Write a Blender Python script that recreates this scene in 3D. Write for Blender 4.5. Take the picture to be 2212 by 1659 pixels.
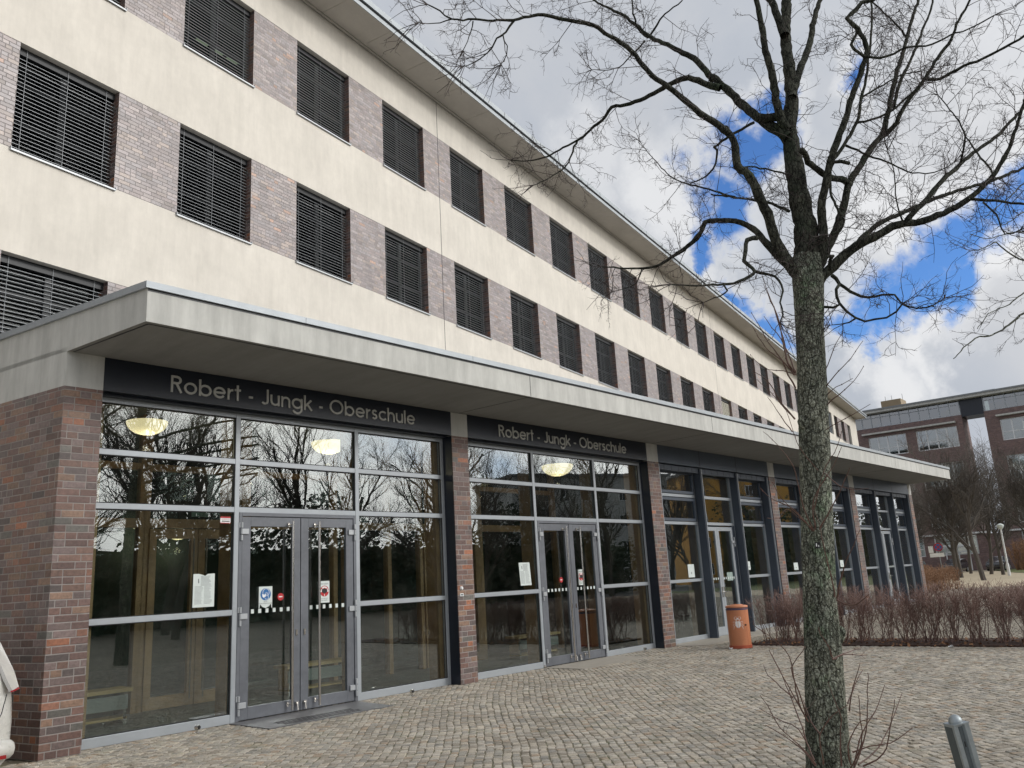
import bpy, math, random
import numpy as np
from math import sin, cos, pi, radians, floor
from mathutils import Vector, Matrix
random.seed(7)
S = bpy.context.scene
for o in list(bpy.data.objects): bpy.data.objects.remove(o)
COL = S.collection
# ---------------------------------------------------------------- tuning
EXPO = -.12; BGS = .95; SUNE = 1.1; GLARE = 4.5; LAMPE = 1.1; BLA = 32; GK = 5.5; WARP = .30; LAMPW = 5
SKYMUL = (.09,.135,.20); WOB = .7
HOLES = [(1560,440,85),(1610,330,80),(1500,530,50),(1650,225,55),(1600,640,60),(1640,700,60),(1900,640,75),(1960,560,85),(2060,500,80),(2170,420,75),(1840,690,60),(2010,660,70),(1880,120,40),(2300,350,90)]
BRIGHTS = [(1430,470,130,.9),(1870,420,160,.95),(1850,800,110,1.),(1960,770,90,1.),(2000,400,90,1.),(1500,590,90,.8),(1300,360,120,.6),(1560,850,130,.6),(2150,560,90,.9)]
CLRAMP = [(.25,(.47,.52,.60)),(.45,(.58,.62,.69)),(.6,(.68,.70,.74)),(.78,(.86,.87,.90))]
CREAM = (.64,.605,.545)
FRAMEC = (.36,.39,.42)
SHEEN_BRICK = [(0,(0.230,0.189,0.184)),(.2,(0.258,0.221,0.221)),(.4,(0.216,0.184,0.184)),(.55,(0.285,0.244,0.235)),(.7,(0.248,0.221,0.225)),(.86,(0.294,0.239,0.212)),(.94,(0.202,0.166,0.152)),(.98,(0.350,0.221,0.166))]
# ---------------------------------------------------------------- camera
AL = radians(10.088)                       # the upper storeys stand 10 degrees off the entrance front
yaw, pit, rol = radians(49.101), radians(13.455), radians(-3.267)
fwd = Vector((sin(yaw)*cos(pit), cos(yaw)*cos(pit), sin(pit)))
rt = Vector((cos(yaw), -sin(yaw), 0)); upv = rt.cross(fwd)
cr = rt*cos(rol)+upv*sin(rol); cu = -rt*sin(rol)+upv*cos(rol)
cd = bpy.data.cameras.new('camera'); cam = bpy.data.objects.new('camera', cd); COL.objects.link(cam)
M = Matrix((cr, cu, -fwd)).transposed().to_4x4(); M.translation = Vector((-3.71, -10.193, 1.565))
cam.matrix_world = M
cd.sensor_width = 36; cd.lens = 29.22; cd.clip_start = .05; cd.clip_end = 3000
S.camera = cam
S.view_settings.view_transform = 'Standard'; S.view_settings.look = 'None'
S.view_settings.exposure = EXPO; S.view_settings.gamma = 1
S.cycles.max_bounces = 8; S.cycles.transparent_max_bounces = 16
# ---------------------------------------------------------------- node helpers
class NT:
    def __init__(s, tree): s.t = tree; s.l = tree.links
    def n(s, typ, out=0, **kw):
        nd = s.t.nodes.new(typ)
        for k, v in kw.items():
            if k.startswith('i_'):
                key = k[2:]; key = int(key) if key.isdigit() else key.replace('_', ' ')
                s.put(nd.inputs[key], v)
            else: setattr(nd, k, v)
        return nd.outputs[out]
    def put(s, sock, v):
        if isinstance(v, bpy.types.NodeSocket): s.l.new(v, sock)
        else:
            if isinstance(v, tuple) and len(v) == 3 and sock.type == 'RGBA': v = v+(1,)
            sock.default_value = v
    def m(s, op, a, b=0., c=None, clamp=False):
        nd = s.t.nodes.new('ShaderNodeMath'); nd.operation = op; nd.use_clamp = clamp
        s.put(nd.inputs[0], a); s.put(nd.inputs[1], b)
        if c is not None: s.put(nd.inputs[2], c)
        return nd.outputs[0]
    def mix(s, f, a, b, bt='MIX'):
        nd = s.t.nodes.new('ShaderNodeMix'); nd.data_type = 'RGBA'; nd.blend_type = bt
        s.put(nd.inputs[0], f); s.put(nd.inputs[6], a); s.put(nd.inputs[7], b)
        return nd.outputs[2]
    def ramp(s, f, stops, interp='LINEAR'):
        nd = s.t.nodes.new('ShaderNodeValToRGB'); r = nd.color_ramp; r.interpolation = interp
        while len(r.elements) < len(stops): r.elements.new(.5)
        for e, (p, c) in zip(r.elements, stops):
            e.position = p; e.color = (c+(1,)) if isinstance(c, tuple) else (c, c, c, 1)
        s.put(nd.inputs[0], f); return nd.outputs[0]
    def noise(s, vec, scale, detail=3, rough=.5, dist=0.):
        return s.n('ShaderNodeTexNoise', 0, i_Vector=vec, i_Scale=scale, i_Detail=detail, i_Roughness=rough, i_Distortion=dist)
    def smooth(s, v, a, b):
        nd = s.t.nodes.new('ShaderNodeMapRange'); nd.interpolation_type = 'SMOOTHSTEP'
        s.put(nd.inputs[0], v); nd.inputs[1].default_value = a; nd.inputs[2].default_value = b
        return nd.outputs[0]
MATS = {}
def newmat(name):
    m = bpy.data.materials.new(name); m.use_nodes = True; m.node_tree.nodes.clear()
    t = NT(m.node_tree); MATS[name] = m
    t.out = m.node_tree.nodes.new('ShaderNodeOutputMaterial'); return m, t
def pbr(t, color, rough=.6, metal=0., bump=None, bs=.3, bd=.01, spec=.5, coat=0., emis=None, es=0.):
    b = t.t.nodes.new('ShaderNodeBsdfPrincipled')
    t.put(b.inputs['Base Color'], color); t.put(b.inputs['Roughness'], rough); t.put(b.inputs['Metallic'], metal)
    b.inputs['Specular IOR Level'].default_value = spec
    if coat: b.inputs['Coat Weight'].default_value = coat; b.inputs['Coat Roughness'].default_value = .08
    if emis is not None: t.put(b.inputs['Emission Color'], emis); b.inputs['Emission Strength'].default_value = es
    if bump is not None:
        n = t.n('ShaderNodeBump', 0, i_Height=bump, i_Strength=bs, i_Distance=bd); t.l.new(n, b.inputs['Normal'])
    t.l.new(b.outputs[0], t.out.inputs[0]); return b
def simple(name, col, rough=.5, metal=0., var=.12, scale=3., bump=0., bscale=60., spec=.5, coat=0., rv=.1):
    m, t = newmat(name); P = t.n('ShaderNodeTexCoord', 3)
    n = t.noise(P, scale, 5, .6); n2 = t.noise(P, scale*9, 3, .6)
    f = t.m('ADD', t.m('MULTIPLY', n, .7), t.m('MULTIPLY', n2, .3))
    k = t.ramp(f, [(.3, 1-var), (.7, 1+var)])
    c = t.mix(1., col, k, 'MULTIPLY')
    r = t.m('ADD', rough-rv/2, t.m('MULTIPLY', n2, rv))
    pbr(t, c, r, metal, t.noise(P, bscale, 3, .6) if bump else None, bump, .01, spec, coat); return m
def uvs(t):
    s = t.n('ShaderNodeUVMap', 0); sep = t.t.nodes.new('ShaderNodeSeparateXYZ'); t.l.new(s, sep.inputs[0])
    return sep.outputs[0], sep.outputs[1], s
def comb(t, x, y, z=0.): return t.n('ShaderNodeCombineXYZ', 0, i_0=x, i_1=y, i_2=z)
def brickmat(name, stops, mortar, rough=.55, L=.25, H=.0833, bump=.5, spec=.5, mw=.0055):
    m, t = newmat(name); u, v, uv = uvs(t)
    nz = t.noise(uv, 14., 2, .5); u = t.m('ADD', u, t.m('MULTIPLY', t.m('SUBTRACT', nz, .5), .006))
    v2 = t.m('ADD', v, t.m('MULTIPLY', t.m('SUBTRACT', t.noise(uv, 9., 2, .5), .5), .004))
    V = t.m('DIVIDE', v2, H); row = t.m('FLOOR', V); fv = t.m('FRACT', V)
    wr = t.n('ShaderNodeTexWhiteNoise', 0, noise_dimensions='1D', i_W=row)
    off = t.m('ADD', t.m('MULTIPLY', t.m('MODULO', t.m('ABSOLUTE', row), 2.), .5), t.m('MULTIPLY', t.m('FLOOR', t.m('MULTIPLY', wr, 2.)), .25))
    U = t.m('ADD', t.m('DIVIDE', u, L), off); colm = t.m('FLOOR', U); fu = t.m('FRACT', U)
    hh = t.m('GREATER_THAN', t.n('ShaderNodeTexWhiteNoise', 0, noise_dimensions='2D', i_Vector=comb(t, colm, row)), .80)
    sub = t.m('MULTIPLY', hh, t.m('FLOOR', t.m('MULTIPLY', fu, 2.)))
    fu2 = t.m('MULTIPLY', t.m('FRACT', t.m('MULTIPLY', fu, 2.)), .5)
    fx = t.m('ADD', t.m('MULTIPLY', fu, t.m('SUBTRACT', 1., hh)), t.m('MULTIPLY', fu2, hh))
    wid = t.m('SUBTRACT', 1., t.m('MULTIPLY', hh, .5))
    dx = t.m('MULTIPLY', t.m('MINIMUM', fx, t.m('SUBTRACT', wid, fx)), L)
    dy = t.m('MULTIPLY', t.m('MINIMUM', fv, t.m('SUBTRACT', 1., fv)), H)
    dm = t.m('MINIMUM', dx, dy); mask = t.smooth(dm, mw-.0015, mw+.0015)
    idv = comb(t, t.m('ADD', colm, t.m('MULTIPLY', sub, .37)), row, 3.3)
    w = t.n('ShaderNodeTexWhiteNoise', 0, noise_dimensions='3D', i_Vector=idv)
    w2 = t.n('ShaderNodeTexWhiteNoise', 1, noise_dimensions='3D', i_Vector=idv)
    bc = t.ramp(w, stops, 'CONSTANT')
    inn = t.noise(uv, 22., 4, .65); bl = t.noise(uv, 2.2, 3, .6)
    bc = t.mix(1., bc, t.ramp(inn, [(.3, .72), (.7, 1.3)]), 'MULTIPLY')
    bc = t.mix(1., bc, t.ramp(t.n('ShaderNodeTexWhiteNoise', 0, noise_dimensions='3D', i_Vector=t.n('ShaderNodeVectorMath', 0, operation='ADD', i_0=idv, i_1=(7.7,1.3,9.1))), [(0., .78), (1., 1.22)]), 'MULTIPLY')
    mc = t.mix(1., mortar, t.ramp(bl, [(.3, .8), (.7, 1.15)]), 'MULTIPLY')
    c = t.mix(mask, mc, bc)
    c = t.mix(1., c, t.ramp(bl, [(.25, .88), (.75, 1.1)]), 'MULTIPLY')
    h = t.m('ADD', t.m('MULTIPLY', t.smooth(dm, .003, .011), 1.), t.m('MULTIPLY', inn, .35))
    h = t.m('ADD', h, t.m('MULTIPLY', w, .25))
    r = t.m('ADD', t.m('MULTIPLY', t.m('SUBTRACT', 1., mask), .3), t.m('ADD', rough-.08, t.m('MULTIPLY', inn, .16)))
    pbr(t, c, r, 0., h, bump, .006, spec); return m
# ---------------------------------------------------------------- world: broken cloud with blue gaps
W = bpy.data.worlds.new('World'); S.world = W; W.use_nodes = True
wt = NT(W.node_tree); W.node_tree.nodes.clear()
SUN_EL, SUN_AZ = radians(24.5), radians(150)      # azimuth from +Y towards +X
sky = wt.n('ShaderNodeTexSky', 0, sky_type='NISHITA', sun_disc=False, sun_elevation=SUN_EL, sun_rotation=SUN_AZ, altitude=50, air_density=1., dust_density=.6, ozone_density=2.5)
dirv = wt.n('ShaderNodeTexCoord', 0)
sepd = wt.t.nodes.new('ShaderNodeSeparateXYZ'); wt.l.new(dirv, sepd.inputs[0]); dz = sepd.outputs[2]
def dirof(px, py):                               # compass direction of a gap or a bright cloud
    d = fwd+cr*((px-1106)/1795.4)-cu*((py-829.5)/1795.4); return tuple(d.normalized())
wz = wt.n('ShaderNodeTexNoise', 1, i_Vector=dirv, i_Scale=4.5, i_Detail=8, i_Roughness=.62)
wz2 = wt.n('ShaderNodeVectorMath', 0, operation='MULTIPLY_ADD', i_0=wt.n('ShaderNodeVectorMath', 0, operation='SUBTRACT', i_0=wz, i_1=(.5,.5,.5)), i_1=(WARP,WARP,WARP), i_2=dirv)
warped = wt.n('ShaderNodeVectorMath', 0, operation='NORMALIZE', i_0=wz2)
def dotd(d): return wt.n('ShaderNodeVectorMath', 1, operation='DOT_PRODUCT', i_0=warped, i_1=d)
nA = wt.noise(dirv, 5., 7, .58, .25); nB = wt.noise(dirv, 2.1, 6, .55, .2); nC = wt.noise(dirv, 13., 5, .6, .1)
wob = wt.m('MULTIPLY', wt.m('SUBTRACT', wt.m('ADD', wt.m('MULTIPLY', nA, .75), wt.m('MULTIPLY', nC, .25)), .5), WOB)
hole = None
for px, py, r in HOLES:
    v = wt.m('SUBTRACT', 1., wt.m('DIVIDE', wt.m('ARCCOSINE', wt.m('MINIMUM', dotd(dirof(px, py)), 1.)), r/1795.))
    hole = v if hole is None else wt.m('MAXIMUM', hole, v)
hole = wt.m('ADD', hole, wob)
hole = wt.m('MAXIMUM', hole, wt.m('SUBTRACT', wt.m('MULTIPLY', wt.m('SUBTRACT', nB, .60), 4.), wt.m('MULTIPLY', wt.smooth(dotd(tuple(fwd)), .55, .75), 3.)))
hm = wt.smooth(hole, -.15, .55)
rim = wt.smooth(hole, -.9, .1)
cl = wt.ramp(wt.m('ADD', wt.m('MULTIPLY', nA, .6), wt.m('MULTIPLY', nB, .4)), CLRAMP)
br = None
for px, py, r, a in BRIGHTS:
    v = wt.m('MULTIPLY', wt.smooth(wt.m('ADD', wt.m('SUBTRACT', 1., wt.m('DIVIDE', wt.m('ARCCOSINE', wt.m('MINIMUM', dotd(dirof(px, py)), 1.)), r/1795.)), wob), 0., .8), a)
    br = v if br is None else wt.m('MAXIMUM', br, v)
br = wt.m('MAXIMUM', br, wt.m('MULTIPLY', rim, .55))
cl = wt.mix(br, cl, (.93, .94, .96))
sd = Vector((sin(SUN_AZ)*cos(SUN_EL), cos(SUN_AZ)*cos(SUN_EL), sin(SUN_EL)))
glare = wt.m('POWER', wt.m('MAXIMUM', dotd(tuple(sd)), 0.), 5.)
cl = wt.mix(wt.m('MULTIPLY', glare, 1.), cl, (GLARE, GLARE*.97, GLARE*.92))
blue = wt.mix(1., sky, SKYMUL, 'MULTIPLY')
colr = wt.mix(hm, cl, blue)
low = wt.smooth(dz, -.02, .03); colr = wt.mix(low, (.25, .25, .24), colr)
bg = wt.t.nodes.new('ShaderNodeBackground'); wt.l.new(colr, bg.inputs[0]); bg.inputs[1].default_value = BGS
wo = wt.t.nodes.new('ShaderNodeOutputWorld'); wt.l.new(bg.outputs[0], wo.inputs[0])
sl = bpy.data.lights.new('sun', 'SUN'); sl.energy = SUNE; sl.angle = radians(10); sl.color = (1, .975, .94)
so = bpy.data.objects.new('sun', sl); COL.objects.link(so)
so.rotation_euler = Vector(sd).to_track_quat('Z', 'Y').to_euler()
# ---------------------------------------------------------------- mesh builder
class MB:
    def __init__(s): s.v = []; s.f = []; s.mi = []; s.M = None
    def av(s, p):
        if s.M is not None: p = s.M @ Vector(p)
        s.v.append(tuple(p)); return len(s.v)-1
    def face(s, pts, mi=0):
        s.f.append([s.av(p) for p in pts]); s.mi.append(mi); return s
    def box(s, x0, x1, y0, y1, z0, z1, mi=0, skip=''):
        i = [s.av(p) for p in ((x0,y0,z0),(x1,y0,z0),(x1,y1,z0),(x0,y1,z0),(x0,y0,z1),(x1,y0,z1),(x1,y1,z1),(x0,y1,z1))]
        for k, q in (('b',(0,3,2,1)),('t',(4,5,6,7)),('f',(0,1,5,4)),('r',(1,2,6,5)),('k',(2,3,7,6)),('l',(3,0,4,7))):
            if k in skip: continue
            s.f.append([i[a] for a in q]); s.mi.append(mi)
        return s
    def prism(s, poly, z0, z1, mi=0):
        n = len(poly); a = [s.av((p[0],p[1],z0)) for p in poly]; b = [s.av((p[0],p[1],z1)) for p in poly]
        s.f.append(a[::-1]); s.f.append(b); s.mi += [mi, mi]
        for i in range(n): s.f.append([a[i],a[(i+1)%n],b[(i+1)%n],b[i]]); s.mi.append(mi)
        return s
    def xprism(s, poly, x0, x1, mi=0):             # polygon in (y, z), extruded along x
        n = len(poly); a = [s.av((x0,p[0],p[1])) for p in poly]; b = [s.av((x1,p[0],p[1])) for p in poly]
        s.f.append(a); s.f.append(b[::-1]); s.mi += [mi, mi]
        for i in range(n): s.f.append([a[(i+1)%n],a[i],b[i],b[(i+1)%n]]); s.mi.append(mi)
        return s
    def yprism(s, poly, y0, y1, mi=0):             # polygon in (x, z), extruded along y
        n = len(poly); a = [s.av((p[0],y0,p[1])) for p in poly]; b = [s.av((p[0],y1,p[1])) for p in poly]
        s.f.append(a); s.f.append(b[::-1]); s.mi += [mi, mi]
        for i in range(n): s.f.append([a[(i+1)%n],a[i],b[i],b[(i+1)%n]]); s.mi.append(mi)
        return s
    def lathe(s, prof, n=24, c=(0,0,0), mi=0):
        rings = []
        for r, z in prof: rings.append([s.av((c[0]+r*cos(2*pi*k/n), c[1]+r*sin(2*pi*k/n), c[2]+z)) for k in range(n)])
        for a, b in zip(rings, rings[1:]):
            for k in range(n): s.f.append([a[k],a[(k+1)%n],b[(k+1)%n],b[k]]); s.mi.append(mi)
        s.f.append(rings[0][::-1]); s.f.append(rings[-1]); s.mi += [mi, mi]
        return s
    def tube(s, pts, rad, n=5, mi=0, cap=True):
        pts = [Vector(p) for p in pts]; m = len(pts)
        if not isinstance(rad, (list, tuple)): rad = [rad]*m
        prev = None; nx = None
        for i, p in enumerate(pts):
            d = (pts[min(i+1,m-1)]-pts[max(i-1,0)])
            if d.length < 1e-9: d = Vector((0,0,1))
            d.normalize()
            if nx is None: nx = d.orthogonal().normalized()
            else:
                nx = nx-d*nx.dot(d)
                nx = nx.normalized() if nx.length > 1e-6 else d.orthogonal().normalized()
            ny = d.cross(nx); r = rad[i]
            ring = [s.av(p+nx*(r*cos(2*pi*k/n))+ny*(r*sin(2*pi*k/n))) for k in range(n)]
            if prev:
                for k in range(n): s.f.append([prev[k],prev[(k+1)%n],ring[(k+1)%n],ring[k]]); s.mi.append(mi)
            elif cap and n > 3: s.f.append(ring[::-1]); s.mi.append(mi)
            prev = ring
        if cap and n > 3: s.f.append(prev); s.mi.append(mi)
        return s
    def mesh(s, name, mats, smooth=False, uv=True):
        me = bpy.data.meshes.new(name); me.from_pydata(s.v, [], s.f)
        for m in (mats if isinstance(mats, (list, tuple)) else [mats]): me.materials.append(MATS[m])
        me.polygons.foreach_set('material_index', s.mi)
        if uv:
            l = me.uv_layers.new(name='UVMap'); vs = np.array(s.v)
            nl = len(me.loops); vi = np.zeros(nl, int); me.loops.foreach_get('vertex_index', vi)
            nrm = np.zeros(len(me.polygons)*3); me.polygons.foreach_get('normal', nrm); nrm = np.abs(nrm.reshape(-1,3))
            ls = np.zeros(len(me.polygons), int); me.polygons.foreach_get('loop_total', ls)
            ax = np.where((nrm[:,2] > .7), 2, np.where(nrm[:,1] >= nrm[:,0], 1, 0)); ax = np.repeat(ax, ls)
            P = vs[vi]; u = np.where(ax == 0, P[:,1], P[:,0]); v = np.where(ax == 2, P[:,1], P[:,2])
            l.data.foreach_set('uv', np.stack([u,v],1).ravel())
        if smooth:
            me.polygons.foreach_set('use_smooth', [True]*len(me.polygons))
            if smooth != 'all': me.set_sharp_from_angle(angle=radians(smooth if smooth is not True else 40))
        me.update(); return me
    def build(s, name, mats, parent=None, mw=None, smooth=False, bevel=0., **tags):
        o = bpy.data.objects.new(name, s.mesh(name, mats, smooth)); COL.objects.link(o)
        if mw is not None: o.matrix_world = mw
        if parent is not None: put(o, parent)
        if bevel:
            b = o.modifiers.new('bevel', 'BEVEL'); b.width = bevel; b.segments = 2; b.limit_method = 'ANGLE'; b.angle_limit = radians(40)
        for k, v in tags.items(): o[k] = v
        return o
def put(o, parent):
    w = o.matrix_world.copy(); o.parent = parent
    pw = parent['_mw'] if False else parent.matrix_world
    o.matrix_basis = pw.inverted() @ w; o.matrix_world = w
def thing(name, label, cat, loc=(0,0,0), rz=0., group=None):
    o = bpy.data.objects.new(name, None); COL.objects.link(o); o.empty_display_size = .2
    o.matrix_world = Matrix.Translation(loc) @ Matrix.Rotation(rz, 4, 'Z')
    o['label'] = label; o['category'] = cat
    if group: o['group'] = group
    return o
def tag(o, label, cat, group=None):
    o['label'] = label; o['category'] = cat
    if group: o['group'] = group
    return o
def part(mb, name, mats, parent, mw=None, **k):      # mesh given in the parent's own space
    o = bpy.data.objects.new(name, mb.mesh(name, mats, k.get('smooth', False))); COL.objects.link(o)
    o.parent = parent
    if mw is not None: o.matrix_local = mw
    if k.get('bevel'):
        b = o.modifiers.new('bevel', 'BEVEL'); b.width = k['bevel']; b.segments = 2; b.limit_method = 'ANGLE'; b.angle_limit = radians(40)
    return o
def copy_tree(o, parent=None, mat=None):
    c = o.copy(); COL.objects.link(c); c.parent = parent
    if mat is not None:
        if parent is None: c.matrix_world = mat
        else: c.matrix_local = mat
    for ch in list(o.children): copy_tree(ch, c)
    return c
MBW = Matrix.Translation((0, 5.214, 0)) @ Matrix.Rotation(AL, 4, 'Z')   # frame of the upper storeys
# ---------------------------------------------------------------- materials
brickmat('clinker', [(0,(.125,.075,.065)),(.16,(.155,.088,.072)),(.3,(.135,.098,.092)),(.44,(.17,.10,.078)),(.58,(.165,.12,.112)),(.7,(.10,.078,.074)),(.78,(.20,.125,.088)),(.88,(.12,.112,.10)),(.93,(.22,.105,.07)),(.975,(.30,.12,.065))], (.27,.245,.23), .5)
brickmat('clinker_sheen', SHEEN_BRICK, (.20,.185,.18), .42, spec=.7)  # same clinker, its reflected sky sheen painted in as paler brick
brickmat('far_brick_haze', [(0,(.15,.10,.098)),(.3,(.185,.12,.112)),(.6,(.165,.112,.108)),(.8,(.20,.13,.115))], (.19,.16,.15), .8)  # distance haze mixed into the brick as a paler, greyer colour
def render_mat(name, col, streak=0., bs=.15):
    m, t = newmat(name); P = t.n('ShaderNodeTexCoord', 3); u, v, uv = uvs(t)
    n1 = t.noise(P, .9, 6, .6); n2 = t.noise(P, 6., 5, .65); n3 = t.noise(P, 140., 2, .6)
    c = t.mix(1., col, t.ramp(n1, [(.3, .90), (.7, 1.05)]), 'MULTIPLY')
    c = t.mix(1., c, t.ramp(n2, [(.3, .965), (.7, 1.03)]), 'MULTIPLY')
    if streak:
        st = t.noise(comb(t, t.m('MULTIPLY', u, 5.), t.m('MULTIPLY', v, .7)), 1., 5, .7)
        c = t.mix(streak, c, t.mix(1., c, t.ramp(st, [(.3, .62), (.65, 1.12)]), 'MULTIPLY'))
    pbr(t, c, .85, 0., t.m('ADD', t.m('MULTIPLY', n3, 1.), t.m('MULTIPLY', n2, .5)), bs, .004, .3); return m
render_mat('cream_render', CREAM, .22); render_mat('concrete', (.53,.532,.505), .55, .12); render_mat('soffit_concrete_shade', (.25,.248,.235), .3, .1)  # soffit: same concrete, canopy shade put into a darker base colour
render_mat('eave_panel', (.50,.47,.425), .0, .05)
simple('zinc', (.33,.36,.385), .5, .3, .15, 2., rv=.2); simple('aluminium', (.40,.42,.44), .45, .35, .06, 3., rv=.15)
simple('frame_grey', FRAMEC, .38, .25, .07, 2.5, rv=.15); simple('door_grey', (.135,.145,.165), .42, .2, .22, 2.2, rv=.25)
simple('navy_panel', (.010,.014,.024), .3, .1, .2, 2.); simple('slate_panel', (.075,.095,.125), .38, .3, .12, 2.)
simple('fin_grey', (.060,.075,.10), .45, .2, .12, 2.)
simple('steel', (.62,.60,.57), .22, 1., .06, 4., rv=.12); simple('black_rubber', (.015,.015,.016), .7); simple('dark_metal', (.016,.018,.021), .45, .3)
simple('sash_dark', (.035,.04,.045), .45); simple('slat', (.22,.235,.25), .4, .3, .08, 3.); simple('slat_pale', (.50,.48,.40), .5, .0, .05, 3.)
simple('timber', (.34,.205,.10), .5, 0., .25, 5.); simple('bench_wood', (.46,.32,.13), .45, 0., .15, 5.); simple('bench_grey', (.22,.25,.24), .5)
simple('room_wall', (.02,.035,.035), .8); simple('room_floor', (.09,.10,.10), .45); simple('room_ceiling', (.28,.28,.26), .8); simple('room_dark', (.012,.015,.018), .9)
simple('paper', (.62,.68,.66), .6, 0., .03, 4.); simple('ink', (.16,.18,.19), .7); simple('blue_sign', (.015,.13,.36), .5); simple('red_sign', (.45,.015,.02), .5); simple('white_sign', (.8,.82,.82), .5); simple('ink_black', (.012,.012,.014), .6)
simple('letter_metal', (.50,.50,.47), .45, .25, .05, 3.)
simple('bin_orange', (.52,.20,.095), .48, 0., .16, 3.5, .1, 30., rv=.25); simple('bin_red', (.40,.085,.04), .5, 0., .2, 4.); simple('bin_blue', (.03,.045,.11), .5); simple('beetle_white', (.78,.74,.72), .6)
simple('galvanised', (.33,.37,.39), .42, .7, .22, 9., rv=.3); simple('galvanised_shade', (.10,.12,.13), .5, .6, .3, 9.)
simple('car_white', (.60,.59,.55), .28, 0., .08, 2., coat=.8); simple('car_glass', (.01,.012,.014), .05, 0., .0); simple('lamp_clear', (.55,.53,.50), .12, 0., .1, 8., coat=1.); simple('lamp_red', (.30,.006,.01), .15, coat=1.); simple('tyre', (.02,.02,.02), .8); simple('car_black', (.02,.022,.028), .25, coat=.8); simple('car_silver', (.42,.44,.45), .3, .3, coat=.7)
simple('mulch', (.055,.03,.022), .95, 0., .4, 9., .8, 40.); simple('leaf_brown', (.24,.12,.055), .8, 0., .35, 12.)
simple('slab_concrete', (.30,.275,.235), .85, 0., .12, 4., .2, 80.); simple('mat_steel', (.14,.14,.145), .5, .4, .15, 7.)
simple('hedge_twig', (.20,.122,.10), .7, 0., .3, 12.); simple('hedge_twig_rust', (.26,.145,.08), .8, 0., .3, 4.); simple('shoot_red', (.105,.055,.042), .5, 0., .35, 10.)
simple('far_bark', (.085,.074,.064), .85, 0., .25, 3.); simple('grass', (.11,.13,.045), .9, 0., .3, 1.5, .5, 30.); simple('sand_path', (.42,.36,.26), .9, 0., .12, .6, .3, 40.)
simple('asphalt', (.09,.09,.09), .9, 0., .15, 1., .3, 50.); simple('yellow_render', (.55,.30,.07), .8, 0., .12, .6); simple('ochre_box', (.26,.20,.125), .7); simple('white_frame', (.72,.74,.75), .5); simple('evergreen', (.03,.045,.022), .8, 0., .4, 2.)
simple('roof_grey', (.20,.21,.22), .6); simple('plastic_green', (.10,.19,.15), .5)
simple('chair_blue', (.02,.07,.10), .5)
def bark(nm, LI, K):
    m, t = newmat(nm); P = t.n('ShaderNodeTexCoord', 3)
    mp = t.n('ShaderNodeMapping', 0, i_Vector=P, i_Scale=(1., 1., .45))
    v = t.n('ShaderNodeTexVoronoi', 0, feature='F1', i_Vector=mp, i_Scale=55., i_Randomness=1.); v2 = t.n('ShaderNodeTexVoronoi', 1, feature='F1', i_Vector=P, i_Scale=70.)
    n1 = t.noise(P, 3.2, 5, .65); n2 = t.noise(P, 26., 5, .7); n3 = t.noise(mp, 9., 4, .7)
    c = t.ramp(n2, [(.25, (.022,.023,.018)), (.42, (.060,.064,.050)), (.58, (.105,.11,.088)), (.8, (.20,.21,.17))])
    vc = t.n('ShaderNodeTexVoronoi', 1, feature='F1', i_Vector=t.n('ShaderNodeVectorMath', 0, operation='ADD', i_0=P, i_1=t.n('ShaderNodeVectorMath', 0, operation='SCALE', i_0=t.n('ShaderNodeTexNoise', 1, i_Vector=P, i_Scale=60., i_Detail=3), i_Scale=.012)), i_Scale=105., i_Randomness=1.)
    cell = t.n('ShaderNodeRGBToBW', 0, i_Color=vc)
    flk = t.m('MULTIPLY', t.smooth(t.m('ADD', cell, t.m('MULTIPLY', n1, .9)), .98, 1.10), LI)
    lich = t.m('MULTIPLY', t.smooth(t.m('ADD', n2, t.m('MULTIPLY', n1, .6)), .74, .9), t.smooth(t.m('MULTIPLY', v, 1.), .35, .15), clamp=True)
    c = t.mix(t.m('MULTIPLY', t.m('MULTIPLY', lich, LI), .85), c, (.38,.41,.35))
    c = t.mix(t.m('MULTIPLY', flk, .55), c, (.24,.26,.225))
    c = t.mix(t.smooth(n1, .5, .72), c, t.mix(1., c, (.62,.84,.62), 'MULTIPLY'))
    lowf = t.noise(t.n('ShaderNodeMapping', 0, i_Vector=P, i_Scale=(1.,1.,.35)), 7., 4, .6)
    c = t.mix(1., c, t.ramp(lowf, [(.32, (.50,.53,.50)), (.5, (.95,.95,.93)), (.68, (1.45,1.42,1.38))]), 'MULTIPLY')
    crk = t.n('ShaderNodeTexVoronoi', 0, feature='DISTANCE_TO_EDGE', i_Vector=t.n('ShaderNodeMapping', 0, i_Vector=t.n('ShaderNodeVectorMath', 0, operation='ADD', i_0=P, i_1=t.n('ShaderNodeVectorMath', 0, operation='SCALE', i_0=t.n('ShaderNodeTexNoise', 1, i_Vector=P, i_Scale=14., i_Detail=3), i_Scale=.05)), i_Scale=(1.,1.,.28)), i_Scale=34.)
    ck = t.smooth(crk, .0, .10); c = t.mix(ck, t.mix(1., c, (.45,.45,.45), 'MULTIPLY'), c)
    c = t.mix(1., c, (K,K,K), 'MULTIPLY')
    c = t.mix(t.m('MULTIPLY', t.smooth(n3, .62, .72), .75), c, (.014,.014,.012))
    pbr(t, c, .9, 0., t.m('ADD', t.m('MULTIPLY', n2, .8), t.m('ADD', t.m('MULTIPLY', ck, .9), n3)), .9, .022, .2)
bark('bark', 1., 1.35); bark('limb_bark_backlit', .12, .55)  # limbs: less lichen, and backlit darkness multiplied into the colour
simple('twig_bark', (.045,.034,.032), .8, 0., .3, 9.)
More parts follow.
